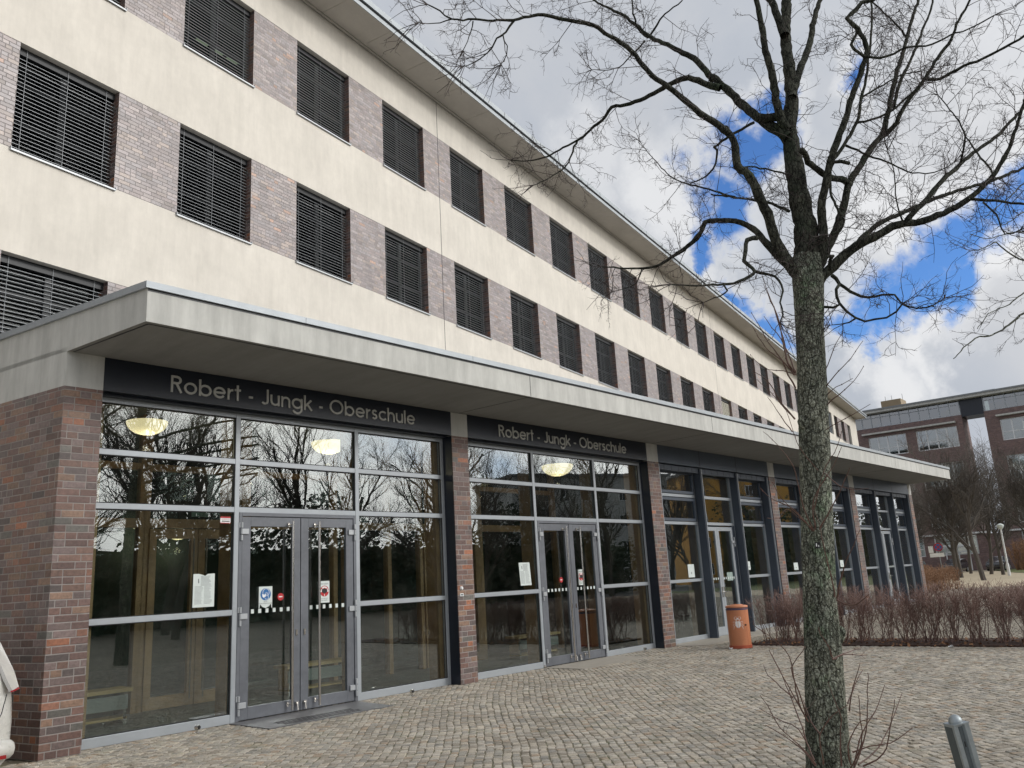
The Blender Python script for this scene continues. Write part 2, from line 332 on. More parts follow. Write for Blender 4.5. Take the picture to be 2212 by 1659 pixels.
def cobble():
    m, t = newmat('setts'); P = t.n('ShaderNodeTexCoord', 3)
    r = t.n('ShaderNodeNewGeometry', 'Random Per Island' if False else 8)
    c = t.ramp(r, [(0,(0.311,0.277,0.226)),(.2,(0.407,0.367,0.311)),(.4,(0.350,0.328,0.282)),(.55,(0.452,0.401,0.328)),(.7,(0.305,0.288,0.254)),(.82,(0.475,0.435,0.373)),(.93,(0.373,0.299,0.226)),(1,(0.260,0.254,0.232))], 'CONSTANT')
    n = t.noise(P, 60., 5, .7); b = t.noise(P, 1.1, 5, .62)
    c = t.mix(1., c, t.ramp(n, [(.3, .68), (.7, 1.25)]), 'MULTIPLY'); c = t.mix(1., c, t.ramp(b, [(.32, .80), (.68, 1.12)]), 'MULTIPLY')
    c = t.mix(t.m('MULTIPLY', t.smooth(t.noise(P, 2.3, 5, .7), .54, .72), .35), c, (.17,.185,.11))
    pbr(t, c, .8, 0., n, .5, .008, .35)
    m, t = newmat('joint_soil'); P = t.n('ShaderNodeTexCoord', 3)
    c = t.ramp(t.noise(P, 2.3, 5, .7), [(.35,(.17,.14,.105)),(.52,(.16,.145,.095)),(.66,(.12,.14,.065))])
    pbr(t, c, .95, 0., t.noise(P, 90., 3, .6), .6, .01)
    m, t = newmat('plaza'); P = t.n('ShaderNodeTexCoord', 3)
    v = t.n('ShaderNodeTexVoronoi', 0, feature='DISTANCE_TO_EDGE', i_Vector=P, i_Scale=9.5, i_Randomness=.65)
    vc = t.n('ShaderNodeTexVoronoi', 1, feature='F1', i_Vector=P, i_Scale=9.5, i_Randomness=.65)
    g = t.n('ShaderNodeRGBToBW', 0, i_Color=vc)
    c = t.ramp(g, [(.2,(.27,.245,.20)),(.8,(.38,.34,.28))]); c = t.mix(t.smooth(v, .03, .08), (.10,.085,.06), c)
    c = t.mix(1., c, t.ramp(t.noise(P, .5, 5, .6), [(.3, .8), (.7, 1.12)]), 'MULTIPLY')
    pbr(t, c, .85, 0., t.smooth(v, .02, .12), .6, .02, .3)
cobble()
def glassmat(name, tint, k=1.6, wav=.02, ws=1.6, rough=0.):
    m, t = newmat(name); P = t.n('ShaderNodeTexCoord', 3)
    bn = t.n('ShaderNodeBump', 0, i_Height=t.noise(P, ws, 2, .5), i_Strength=1., i_Distance=wav)
    bf = t.n('ShaderNodeNewGeometry', 6); fr = t.n('ShaderNodeFresnel', 0, i_IOR=t.m('ADD', 1.52, t.m('MULTIPLY', bf, 1/1.52-1.52)), i_Normal=bn); f = t.m('SUBTRACT', 1., t.m('POWER', t.m('SUBTRACT', 1., fr), k/2), clamp=True)
    a = t.t.nodes.new('ShaderNodeBsdfTransparent'); a.inputs[0].default_value = tint+(1,)
    g = t.t.nodes.new('ShaderNodeBsdfGlossy'); g.inputs['Roughness'].default_value = rough; g.inputs[0].default_value = (.95,.97,1,1); t.l.new(bn, g.inputs['Normal'])
    d = t.t.nodes.new('ShaderNodeBsdfDiffuse'); d.inputs[0].default_value = (.25,.24,.21,1)
    dm = t.t.nodes.new('ShaderNodeMixShader'); t.put(dm.inputs[0], t.m('MULTIPLY', t.smooth(t.noise(P, 2.5, 5, .7), .4, .9), .06)); t.l.new(a.outputs[0], dm.inputs[1]); t.l.new(d.outputs[0], dm.inputs[2])
    x = t.t.nodes.new('ShaderNodeMixShader'); t.put(x.inputs[0], f); t.l.new(dm.outputs[0], x.inputs[1]); t.l.new(g.outputs[0], x.inputs[2]); t.l.new(x.outputs[0], t.out.inputs[0])
glassmat('glass', (.84,.89,.87), GK, .0007, 1.6); glassmat('window_glass', (.5,.55,.53), 14., .003, 2.); glassmat('upper_glass', (.4,.45,.45), 1.3, .0008, 2.); glassmat('inner_glass', (.9,.92,.9), 1.0, .001, 2.)
m_, t_ = newmat('lamp_glow'); pbr(t_, (.9,.85,.7), .4, emis=(1., .80, .45), es=LAMPE)
m_, t_ = newmat('tube_glow'); pbr(t_, (.9,.9,.8), .4, emis=(.95, 1., .62), es=1.0)
# ================================================================ ground and paving
def st(o, kind='structure'): o['kind'] = kind; return o
b = MB(); b.face([(-900,-900,-.03),(900,-900,-.03),(900,900,-.03),(-900,900,-.03)]); st(b.build('ground', 'asphalt'))
b = MB(); b.face([(-60,-70,-.016),(46,-70,-.016),(46,30,-.016),(-60,30,-.016)]); st(b.build('plaza', 'plaza'))
b = MB(); b.face([(-4.5,-12,-.011),(13.55,-12,-.011),(13.55,.4,-.011),(-4.5,.4,-.011)]); st(b.build('joint_bed', 'joint_soil'))
def setts():
    rng = np.random.default_rng(3); th = radians(47); p = np.array([sin(th), cos(th)]); q = np.array([cos(th), -sin(th)])
    V = []; F = []; n = 0; wq = .086
    for k in range(-200, 220):
        Lp = -14.
        while Lp < 24:
            l = .078*(1+rng.uniform(-.36, .36)); a, b_ = Lp, Lp+l; Lp = b_
            w0 = k*wq; mid = (a+b_)/2
            def W_(pp, qq): return qq+.007*sin(pp*5.2+.9*sin(qq*.8))+.05*sin(pp*.9+qq*.5)
            cx, cy = p*mid+q*(w0+wq/2)
            if not (-4.4 < cx < 13.42 and -11.9 < cy < .34): continue
            if cx < .3 and cy > .1: continue
            h = rng.normal(0, .0022); g = .0038
            pts = [(a+g, w0+g), (b_-g, w0+g), (b_-g, w0+wq-g), (a+g, w0+wq-g)]
            jit = rng.normal(0, .006, (4, 2)); tl = rng.normal(0, .0015, 4)
            cpt = np.mean(np.array(pts), 0)
            for i, (x, y) in enumerate(pts):
                x += jit[i,0]; y += jit[i,1]; P = p*x+q*W_(x, y); V.append((P[0], P[1], -.013))
            for i, (x, y) in enumerate(pts):
                x += jit[i,0]; y += jit[i,1]; x = x+(cpt[0]-x)*.12; y = y+(cpt[1]-y)*.12; P = p*x+q*W_(x, y); V.append((P[0], P[1], -.003+h+tl[i]))
            x, y = cpt; P = p*x+q*W_(x, y); V.append((P[0], P[1], .0015+h))
            # winding: p x q points down, so reverse
            F += [(n,n+4,n+5,n+1),(n+1,n+5,n+6,n+2),(n+2,n+6,n+7,n+3),(n+3,n+7,n+4,n)]
            F += [(n+5,n+4,n+8),(n+6,n+5,n+8),(n+7,n+6,n+8),(n+4,n+7,n+8)]
            n += 9
    me = bpy.data.meshes.new('setts'); me.from_pydata(V, [], F); me.materials.append(MATS['setts']); me.update()
    o = bpy.data.objects.new('cobblestone_paving', me); COL.objects.link(o); st(o)
setts()
b = MB(); b.prism([(13.12,.35),(13.12,-.42),(13.35,-.62),(32.4,-.62),(32.4,.35)], -.02, .012); st(b.build('concrete_apron', 'slab_concrete'))
for nm, z, poly, mt in (('sandy_path', -.009, [(46,-30),(46,4),(62,9.5),(98,26),(106,26),(106,14),(84,7.2),(60,-2),(58,-30)], 'sand_path'), ('grass_verge', -.004, [(60,-2.2),(84,7),(106,13.8),(106,-30),(58,-30)], 'grass')):
    b = MB(); b.face([(x, y, z) for x, y in poly]); st(b.build(nm, mt))
# ================================================================ school building
school = thing('school_building', 'long four storey school with cream bands, purple brick fields and glazed canopied ground floor', 'building')
B = lambda mb, name, mats, mw=MBW, **k: part(mb, name, mats, school, mw, **k)
T0, T1 = -16., 93.2
ROWS = [(5.563, 7.753), (9.738, 11.928), (13.913, 16.098)]
PITCH, WX, WW = 3.4955, .76, 2.02
b = MB(); zs_ = [0., 5.563, 7.753, 9.738, 11.928, 13.913, 16.098, 17.42]
for z0, z1 in ((0., 5.563), (7.753, 9.738), (11.928, 13.913), (16.098, 17.44)): b.box(T0, T1, 0, .42, z0, z1)
b.box(T0, T1, .42, .6, 0, 5.2)
b.box(T1-.42, T1, .42, 14, 0, 17.44); b.box(T0, T0+.42, .42, 14, 0, 17.44); b.box(T0, T1, 13.6, 14, 0, 17.44)
B(b, 'rendered_wall', 'cream_render')
b = MB()
for t in (-2.7, 14.05, 42.2, 70.1):
    b.box(t, t+.022, -.0025, .01, 5.2, 17.40)
B(b, 'movement_joint', 'dark_metal')
FAR = [(80.0,81.75),(83.65,85.4),(87.3,89.05)]
def wins(row):
    n = {0: range(-4, 7), 1: range(-4, 22), 2: range(-4, 22)}[row]
    w = [(WX+PITCH*i, WX+PITCH*i+WW, i) for i in n]
    return w
def field(x0, x1, z0, z1):
    q = MB(); q.box(x0, x1, .002, .40, z0, z1, 0); q.mi[3] = 1; q.mi[5] = 1; B(q, 'brick_field', ['clinker_sheen', 'clinker'])
for r, (z0, z1) in enumerate(ROWS):
    w = wins(r); edges = [T0]+[x for a in w for x in a[:2]]
    end = 76.6 if r else 27.
    for k in range(0, len(edges), 2): field(edges[k], edges[k+1] if k+1 < len(edges) else end, z0, z1)
for z0, z1 in ROWS[1:]: field(81.75, 83.65, z0, z1); field(85.4, 87.3, z0, z1)
b = MB()
for r, (z0, z1) in enumerate(ROWS[1:]):
    b.box(78.9, 80.0, 0, .42, z0, z1); b.box(89.05, T1-.0, 0, .42, z0, z1)
b.box(27., T1-.42, 0, .42, 5.563, 7.753)
B(b, 'rendered_pier', 'cream_render')
b = MB()
for z0, z1 in ROWS[1:]:
    b.box(76.6, 78.9, .2, .26, z0, z1, 0)
    for k in range(5): b.box(76.6+k*.56, 76.66+k*.56, .12, .2, z0, z1, 1)
B(b, 'stair_window', ['navy_panel', 'frame_grey'])
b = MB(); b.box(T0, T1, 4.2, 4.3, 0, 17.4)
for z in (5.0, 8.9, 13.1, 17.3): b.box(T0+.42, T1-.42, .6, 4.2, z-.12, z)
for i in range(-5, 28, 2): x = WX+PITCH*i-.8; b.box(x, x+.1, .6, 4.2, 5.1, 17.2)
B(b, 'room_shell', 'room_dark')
# ---- windows: frame > pane, blind, sill
def winmesh(h):
    f = MB(); y0, y1 = .29, .35; e = .07
    f.box(0, WW, y0, y1, 0, e); f.box(0, WW, y0, y1, h-e, h); f.box(0, e, y0, y1, e, h-e); f.box(WW-e, WW, y0, y1, e, h-e)
    f.box(WW*.47, WW*.53, y0-.015, y1, e, h-e)
    for z in (h*.33, h*.70): f.box(e, WW-e, y0-.005, y1, z-.04, z+.04)
    g = MB(); g.box(.04, WW-.04, .315, .323, .04, h-.04)
    s = MB(); s.xprism([(.29,.0),(-.045,-.02),(-.045,-.055),(-.038,-.055),(-.038,-.027),(.29,-.008)], -.015, WW+.015)
    s.box(-.022, -.014, -.05, .2, -.055, .02); s.box(WW+.014, WW+.022, -.05, .2, -.055, .02)
    def blind(a, n=25, top=.17, closed=False):
        bl = MB(); pit_ = (h-top-.03)/n; d = .036 if not closed else .038
        for k in range(n):
            z = .05+pit_*k; ca, sa = cos(a), sin(a); c0 = (.17, z)
            nx_, nz_ = sa*.0011, -ca*.0011
            o_ = (c0[0]-d*ca, c0[1]-d*sa); i_ = (c0[0]+d*ca, c0[1]+d*sa)
            bl.xprism([(o_[0]-nx_, o_[1]-nz_), (i_[0]-nx_, i_[1]-nz_), (i_[0]+nx_, i_[1]+nz_), (o_[0]+nx_, o_[1]+nz_)], .012, WW-.012)
            bl.box(.012, WW-.012, o_[0]-.002, o_[0], o_[1]-.0035, o_[1]+.0035)
        for x in (.2, WW*.5, WW-.2):
            bl.box(x-.0022, x+.0022, .128, .131, .03, h-.02, 0); 
        bl.box(.01, WW-.01, .14, .2, .015, .035); bl.box(.0, WW, .15, .25, h-.15, h-.002, 1)
        return bl
    return f, g, s, blind
h = 2.19; f, g, s_, blind = winmesh(h)
protos = {}
def winproto(kind):
    o = part(f, 'window', 'sash_dark', school, MBW, smooth=False)
    part(g, 'pane', 'upper_glass', o); part(s_, 'sill', 'aluminium', o)
    if kind == 'pale': part(blind(radians(62), closed=True), 'blind', ['slat_pale', 'dark_metal'], o)
    else: part(blind(radians(BLA if kind == 'n' else 8.)), 'blind', ['slat', 'dark_metal'], o)
    return o
pr = {k: None for k in ('n', 'pale', 'flat')}
for r, (z0, z1) in enumerate(ROWS):
    for x0, x1, i in wins(r):
        kind = 'pale' if (r == 1 and i == 12) else 'flat' if r == 0 else 'n'
        mt = MBW @ Matrix.Translation((x0, 0, z0))
        if pr[kind] is None: pr[kind] = winproto(kind); pr[kind].matrix_local = mt
        else: copy_tree(pr[kind], school, mt)
for z0, z1 in ROWS[1:]:
    for x0, x1 in FAR: copy_tree(pr['n'], school, MBW @ Matrix.Translation((x0, 0, z0)) @ Matrix.Scale(1.75/WW, 4, (1, 0, 0)))
# ---- eave
b = MB(); EO = -1.15
k = int((T1-T0)/1.7478); x = T0-.5
js = [8.614+1.7478*j for j in range(-15, 49)]
js = [T0-.6]+[j for j in js if T0 < j < T1]+[T1+.55]
for x0, x1 in zip(js, js[1:]): b.box(x0+.006, x1-.006, EO+.02, -.10, 17.44, 17.47)
B(b, 'soffit_panel', 'eave_panel')
b = MB(); b.box(T0-.6, T1+.6, EO, 14.6, 17.475, 17.62, 0); B(b, 'roof_edge', 'dark_metal')
b = MB(); b.box(T0-.6, T1+.6, EO-.005, EO+.018, 17.43, 17.56, 0); b.box(T0-.6, T1+.6, EO-.06, 14.7, 17.62, 17.80, 0)
for j in range(-7, 37): b.box(.9+2.6*j, .92+2.6*j, EO-.064, EO-.0605, 17.62, 17.803, 1)
B(b, 'roof_trim', ['zinc', 'dark_metal'])
b = MB()
for x0, x1 in zip(js, js[1:]): b.box(x0+.005, x1-.005, -.095, -.03, 17.40, 17.442)
B(b, 'wall_trim', 'eave_panel')
# ================================================================ ground floor front: brick piers
E = lambda mb, name, mats, **k: part(mb, name, mats, school, None, **k)
PIERS = [(0., .443), (6.374, 6.774), (12.653, 13.125), (19.032, 19.43), (25.356, 25.813), (31.85, 32.22)]
b = MB()
for k, (x0, x1) in enumerate(PIERS):
    if k in (0, 5): continue
    b.box(x0, x1, 0, .45, 0, 4.125)
    p_ = E(b, 'brick_pier', 'clinker', bevel=.004); b = MB()
sx = lambda s: (-s*sin(AL), s*cos(AL))
def quadwall(z0, z1, off=0.):                       # the left flank, running back square to the upper storeys
    a = MB(); x, y = sx(5.12); a.prism([(0,0),(.443,0),(.443,.45),(.25,.45),(x+.3,y),(x,y)], z0, z1); return a
w = quadwall(0, 4.125)
fl = E(w, 'flank_wall', 'clinker')
# flank faces need courses measured along the wall: one shared UV run round the corner
def wrap_uv(o):
    me = o.data; l = me.uv_layers[0].data
    for p in me.polygons:
        if abs(p.normal.z) > .5: continue
        for li in p.loop_indices:
            v = me.vertices[me.loops[li].vertex_index].co
            s = v.x if v.y < .01 and p.normal.y < -.5 else -math.hypot(v.x, v.y) if p.normal.x < -.5 else (v.x+v.y)
            l[li].uv = (s, v.z)
wrap_uv(fl)
b = MB(); a_ = sx(10.75); b.prism([(32.22,0),(32.22+a_[0],a_[1]),(31.9+a_[0],a_[1]),(31.85,.3),(31.85,0)], 0, 4.125); E(b, 'flank_wall', 'clinker')
w = quadwall(4.125, 4.60); E(w, 'flank_render', 'concrete')
b = MB(); b.prism([(32.22,0),(32.22+a_[0],a_[1]),(31.9+a_[0],a_[1]),(31.85,.3),(31.85,0)], 4.125, 4.535); E(b, 'flank_render', 'concrete')
b = MB()
for x0, x1 in PIERS[1:5]: b = MB(); b.box(x0, x1, .003, .45, 4.125, 4.54); E(b, 'pier_capital', 'concrete')
# ---- canopy: a wedge in plan
L_ = 1.49; fx, fy = L_*sin(AL), -L_*cos(AL)
cl0, cr0 = (0., 0.), (32.22, 0.); flp = (fx, fy); frp = (32.22+fx, fy); xb, yb = sx(5.16); xc, yc = 32.22+sx(10.8)[0], sx(10.8)[1]
b = MB()
bot = [(flp[0],flp[1],4.60),(frp[0],frp[1],4.60),(32.22,0,4.545),(xc,yc,4.545),(xb,yb,4.545),(0,0,4.545)]
top = [(x,y,4.985) for x,y,_ in bot]
bi = [b.av(p) for p in bot]; ti = [b.av(p) for p in top]
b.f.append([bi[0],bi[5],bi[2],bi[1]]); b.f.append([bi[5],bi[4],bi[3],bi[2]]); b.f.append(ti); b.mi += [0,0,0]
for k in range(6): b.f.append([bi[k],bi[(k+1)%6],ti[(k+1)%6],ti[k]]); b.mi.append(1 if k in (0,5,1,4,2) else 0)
can = part(b, 'canopy', ['soffit_concrete_shade', 'concrete'], school)
b = MB()                                            # drip groove and panel joints
def strip(b, p, q, z0, z1, w_, h_=.003):
    p = Vector(p); q = Vector(q); d = (q-p).normalized(); n = Vector((-d.y, d.x))*w_/2
    lo = [(p.x-n.x,p.y-n.y,z0-h_),(p.x+n.x,p.y+n.y,z0-h_),(q.x+n.x,q.y+n.y,z1-h_),(q.x-n.x,q.y-n.y,z1-h_)]
    hi = [(x,y,z+h_+.004) for x,y,z in lo]; a = [b.av(v) for v in lo]; c = [b.av(v) for v in hi]
    b.f += [a, c[::-1]]+[[a[i],c[i],c[(i+1)%4],a[(i+1)%4]] for i in range(4)]; b.mi += [0]*6
def zs_at(y): return 4.60-(y-fy)/(0-fy)*.055
strip(b, (fx+.07-.012,fy+.07), (32.22+fx-.07,fy+.07), zs_at(fy+.07), zs_at(fy+.07), .02)
strip(b, (fx+.07-.012,fy+.07), (.07,-.02), zs_at(fy+.07), zs_at(-.02), .02)
for x in (6.57, 12.89, 19.2, 25.6):
    strip(b, (x+fx,fy+.01), (x,-.01), zs_at(fy+.01), zs_at(-.01), .012)
    b.box(x+fx-.005, x+fx+.005, fy-.002, fy+.01, 4.61, 4.96)
b.box(fx+.002, frp[0], fy-.001, fy+.01, 4.955, 4.985)
E(b, 'shadow_joint', 'dark_metal')
b = MB()                                            # zinc coping in lengths with fine gaps
x = fx-.03; nseg = 0
while x < frp[0]:
    L2 = 3.1 if nseg else 2.1; x1 = min(x+L2, frp[0]+.03)
    b.box(x, x1-.006, fy-.03, fy+.25, 4.985, 5.064); x = x1; nseg += 1
n_ = Vector((-cos(AL), -sin(AL)))
def slab(b, p, q, w_, z0, z1):
    b.prism([(p[0]+n_.x*.03,p[1]+n_.y*.03),(p[0]-n_.x*w_,p[1]-n_.y*w_),(q[0]-n_.x*w_,q[1]-n_.y*w_),(q[0]+n_.x*.03,q[1]+n_.y*.03)], z0, z1)
slab(b, (fx-.03*sin(AL)*1,fy+.0), (xb,yb), .25, 4.983, 5.063)
E(b, 'coping', 'zinc')
b = MB(); b.prism([(fx+.2,fy+.2),(frp[0]-.05,fy+.2),(xc-.2,yc-.2),(xb+.25,yb-.05)], 4.984, 5.02); E(b, 'canopy_roof', 'roof_grey')
# ---- sign lintels and reveals
for k in range(5):
    x0, x1 = PIERS[k][1], PIERS[k+1][0]; dark = k < 2
    mt = 'navy_panel' if dark else 'slate_panel'
    b = MB(); b.box(x0+.003, x1-.003, .004, .12, 4.13, 4.543)
    pn = E(b, 'fascia_panel', mt)
    b = MB(); b.box(x0+.003, x1-.003, .12, .3, 4.10, 4.4); b.box(x1-.004, x1+.0005, .015, .27, 0, 4.12); E(b, 'reveal_lining', mt)
    if not dark:
        j = MB()
        for q in (1/3, 2/3): xx = x0+(x1-x0)*q; j.box(xx-.006, xx+.006, .0015, .006, 4.13, 4.543)
        part(j, 'panel_joint', 'dark_metal', pn)
# ---- lettering: geometric strokes, flat metal letters on the two dark panels
def arc(cx, cz, r, a0, a1, n=14): return [(cx+r*cos(radians(a0+(a1-a0)*i/n)), cz+r*sin(radians(a0+(a1-a0)*i/n))) for i in range(n+1)]
X_ = .355; sw = .118
def glyph(c):
    r = X_-sw/2+.0; R = .5-sw/2; m = X_
    h = sw/2
    if c == 'R': return [[(h,0),(h,1)], [(h,1-h),(.32,1-h)]+arc(.32,.745,.1875,90,-90,10)+[(h,.5575)], [(.30,.54),(.56,0)]], .60
    if c == 'o': return [arc(m,m,r,0,360,24)], 2*m
    if c == 'O': return [arc(.5,.5,R,0,360,28)], 1.0
    if c == 'b': return [[(h,0),(h,1)], arc(m,m,r,0,360,24)], 2*m
    if c == 'e': return [arc(m,m,r,0,325,22), [(h+.01,m),(2*m-h,m)]], 2*m
    if c == 'r': return [[(h,0),(h,2*m)], [(h,.36)]+arc(.31,.40,.225,170,85,8)], .33
    if c == 't': return [[(.17,0),(.17,.98)], [(0,.67),(.35,.67)]], .35
    if c == '-': return [[(0,.33),(.24,.33)]], .24
    if c == 'J': return [[(.42,1),(.42,.24)]+arc(.24,.24+.0,.18,0,-150,10)], .49
    if c == 'u': return [[(h,2*m),(h,.30)]+arc(.30,.29,.2275,180,360,12)+[(.5275,2*m)], [(.5275,2*m),(.5275,0)]], .595
    if c == 'n': return [[(h,0),(h,2*m)], [(h,.36)]+arc(.30,.42,.2275,170,0,12)+[(.5275,0)]], .595
    if c == 'h': return [[(h,0),(h,1)], [(h,.36)]+arc(.30,.42,.2275,170,0,12)+[(.5275,0)]], .595
    if c == 'g': return [arc(m,m,r,0,360,24), [(2*m-h,2*m),(2*m-h,.02)]+arc(m,.0,r,0,-155,14)], 2*m
    if c == 'k': return [[(h,0),(h,1)], [(h+.03,.27),(.50,.69)], [(.20,.42),(.54,0)]], .56
    if c == 's': return [arc(.235,.51,.145,25,250,10)+arc(.235,.215,.15,75,-150,11)], .46
    if c == 'c': return [arc(m,m,r,42,318,18)], 2*m-.1
    if c == 'l': return [[(h,0),(h,1)]], sw
def ribbon(b, pts, w_, y0, y1, ox, oz, sx_, sz, mi=0):
    P = [Vector((ox+x*sx_, oz+z*sz)) for x, z in pts]; closed = (P[0]-P[-1]).length < 1e-5 and len(P) > 3
    L1 = []; R1 = []
    for i, p in enumerate(P):
        if closed: d = P[(i+1)%(len(P)-1) if i == len(P)-1 else i+1]-P[i-1 if i else -2]
        else: d = P[min(i+1,len(P)-1)]-P[max(i-1,0)]
        d.normalize(); n = Vector((-d.y, d.x))*w_/2; L1.append(p+n); R1.append(p-n)
    for i in range(len(P)-1):
        q = [R1[i],R1[i+1],L1[i+1],L1[i]]
        b.yprism([(v.x, v.y) for v in q][::-1], y0, y1, mi)
def lettering(pan, x0, x1, z0, hgt):
    txt = 'Robert - Jungk - Oberschule'; pos = 0; items = []
    for c in txt:
        if c == ' ': pos += .40; continue
        g, wd = glyph(c); items.append((g, pos)); pos += wd+.105
    k = (x1-x0)/(pos-.105)
    for j, (g, p) in enumerate(items):
        b = MB()
        for q, stq in enumerate(g): ribbon(b, stq, sw*(k+hgt)/2, -.0115-(q*.0008), .0035, x0+p*k, z0, k, hgt)
        part(b, 'letter', 'letter_metal', pan)
for k, (x0, x1) in enumerate(((1.29, 5.52), (7.60, 11.80))):
    pan = [o for o in school.children if o.name.startswith('fascia_panel')][k]
    lettering(pan, x0, x1, 4.222, .222)
# ---- entrance bays 1 and 2
ZR = [(.0, .11), (1.355, 1.425), (2.72, 2.79), (3.385, 3.455), (4.04, 4.105)]
def door_leaf(root, x0, x1, hinge_left, mat, zt=2.66, y=.235, st_=.13, narrow=False):
    d = MB(); y0, y1 = y, y+.055
    d.box(x0, x0+st_, y0, y1, .015, zt); d.box(x1-st_, x1, y0, y1, .015, zt); d.box(x0+st_, x1-st_, y0, y1, .015, .17 if not narrow else .22); d.box(x0+st_, x1-st_, y0, y1, zt-st_, zt)
    o = part(d, 'door', mat, root, bevel=.003)
    g = MB(); g.box(x0+st_-.01, x1-st_+.01, y+.022, y+.032, .16, zt-st_+.01); part(g, 'pane', 'glass', o)
    if not narrow:
        hx = x1-.18 if hinge_left else x0+.26
        hb = MB(); hb.tube([(hx,y-.085,.05),(hx,y-.085,zt-.05)], .018, 12)
        for z in (.12, zt-.1): hb.tube([(hx,y-.085,z),(hx,y+.003,z)], .011, 8); hb.box(hx-.035, hx-.005, y-.006, y+.001, z-.03, z+.03)
        part(hb, 'handle', 'steel', o, smooth=True)
    else:
        hb = MB(); hx = x1-st_/2 if hinge_left else x0+st_/2; hb.box(hx-.02, hx+.02, y-.012, y, .93, 1.18); hb.tube([(hx,y-.01,1.06),(hx,y-.06,1.06),(hx+(-.11 if hinge_left else .11),y-.06,1.06)], .01, 7); part(hb, 'handle', 'steel', o, smooth=True)
    hg = x0-.02 if hinge_left else x1+.02
    for z in ((.2, 1.33, 2.46) if not narrow else (.3, 2.3)):
        q = MB()
        for dz_, w_ in ((-.085, .018), (0, .03), (.085, .018)): q.tube([(hg, y-.022, z+dz_-.037), (hg, y-.022, z+dz_+.037)], .017, 10)
        sgn = 1 if hinge_left else -1
        q.box(min(hg, hg+sgn*.11), max(hg, hg+sgn*.11), y-.022, y-.001, z-.036, z+.036)
        q.box(min(hg, hg-sgn*.035), max(hg, hg-sgn*.035), y-.016, y+.0, z+.05, z+.12)
        part(q, 'hinge', 'aluminium', o, bevel=.002)
    if not narrow:
        q = MB(); lx = x1-.06 if hinge_left else x0+.06; q.box(lx-.014, lx+.014, y-.012, y, 1.02, 1.10); part(q, 'lock', 'steel', o); q = MB(); q.box(lx-.02, lx+.02, y-.03, y, .10, .14); q.tube([(lx,y-.03,.12),(lx,y-.045,.03)], .014, 8); part(q, 'foot_bolt', 'steel', o, smooth=True)
    if MANIF[0]:
        q = MB(); n = 6; w_ = (x1-x0-2*st_)
        for k in range(n): xx = x0+st_+w_*(k+.5)/n-.0; q.box(xx-.022, xx+.022, y+.016, y+.0205, 1.36, 1.415)
        part(q, 'glass_marking', 'paper', o)
    return o
MANIF = [True]
def bay(x0, x1, m1, m2, lm):
    fr = MB(); y0, y1 = .235, .31; w_ = .035
    for z0, z1 in ZR:
        if z1 < 2.5:
            fr.box(x0+.05, m1-w_, y0, y1, z0, z1); fr.box(m2+w_, x1-.06, y0, y1, z0, z1)
        else: fr.box(x0+.05, m1-w_, y0, y1, z0, z1); fr.box(m1+w_, m2-w_, y0, y1, z0, z1); fr.box(m2+w_, x1-.06, y0, y1, z0, z1)
    for x in (x0+.025, m1, m2, x1-.03): fr.box(x-w_, x+w_, y0-.004, y1, 0, 4.105)
    root = part(fr, 'curtain_wall', 'frame_grey', school, bevel=.003)
    for a, c in ((x0+.05, m1), (m1, m2), (m2, x1-.06)):
        for q in range(4):
            if a == m1 and q < 2: continue
            g = MB(); g.box(a+.02, c-.02, .272, .280, ZR[q][1]-.01, ZR[q+1][0]+.01); part(g, 'pane', 'glass', root)
            g = MB(); y = .268; e = .011; X0, X1, Z0, Z1 = a+(w_ if a != x0+.05 else .01), c-(w_ if c != x1-.06 else 0), ZR[q][1], ZR[q+1][0]
            g.box(X0, X1, y-.02, y, Z0, Z0+e); g.box(X0, X1, y-.02, y, Z1-e, Z1); g.box(X0, X0+e, y-.02, y, Z0+e, Z1-e); g.box(X1-e, X1, y-.02, y, Z0+e, Z1-e); part(g, 'gasket', 'black_rubber', root)
    df = MB(); a, c = m1+w_, m2-w_; df.box(a, a+.05, .225, .3, 0, 2.72); df.box(c-.05, c, .225, .3, 0, 2.72); df.box(a+.05, c-.05, .225, .3, 2.67, 2.72)
    part(df, 'door_frame', 'door_grey', root, bevel=.003)
    mid = (a+c)/2
    door_leaf(school, a+.056, mid-.006, True, 'door_grey'); door_leaf(school, mid+.006, c-.056, False, 'door_grey')
    # glulam posts behind the mullions
    for x in (x0+.12, m1, m2, x1-.1):
        p_ = MB(); p_.box(x-.045, x+.045, .33, .60, .0, 4.5); part(p_, 'timber_post', 'timber', school)
bay(.443, 6.374, 2.413, 4.482, None); bay(6.774, 12.653, 8.80, 10.84, None)
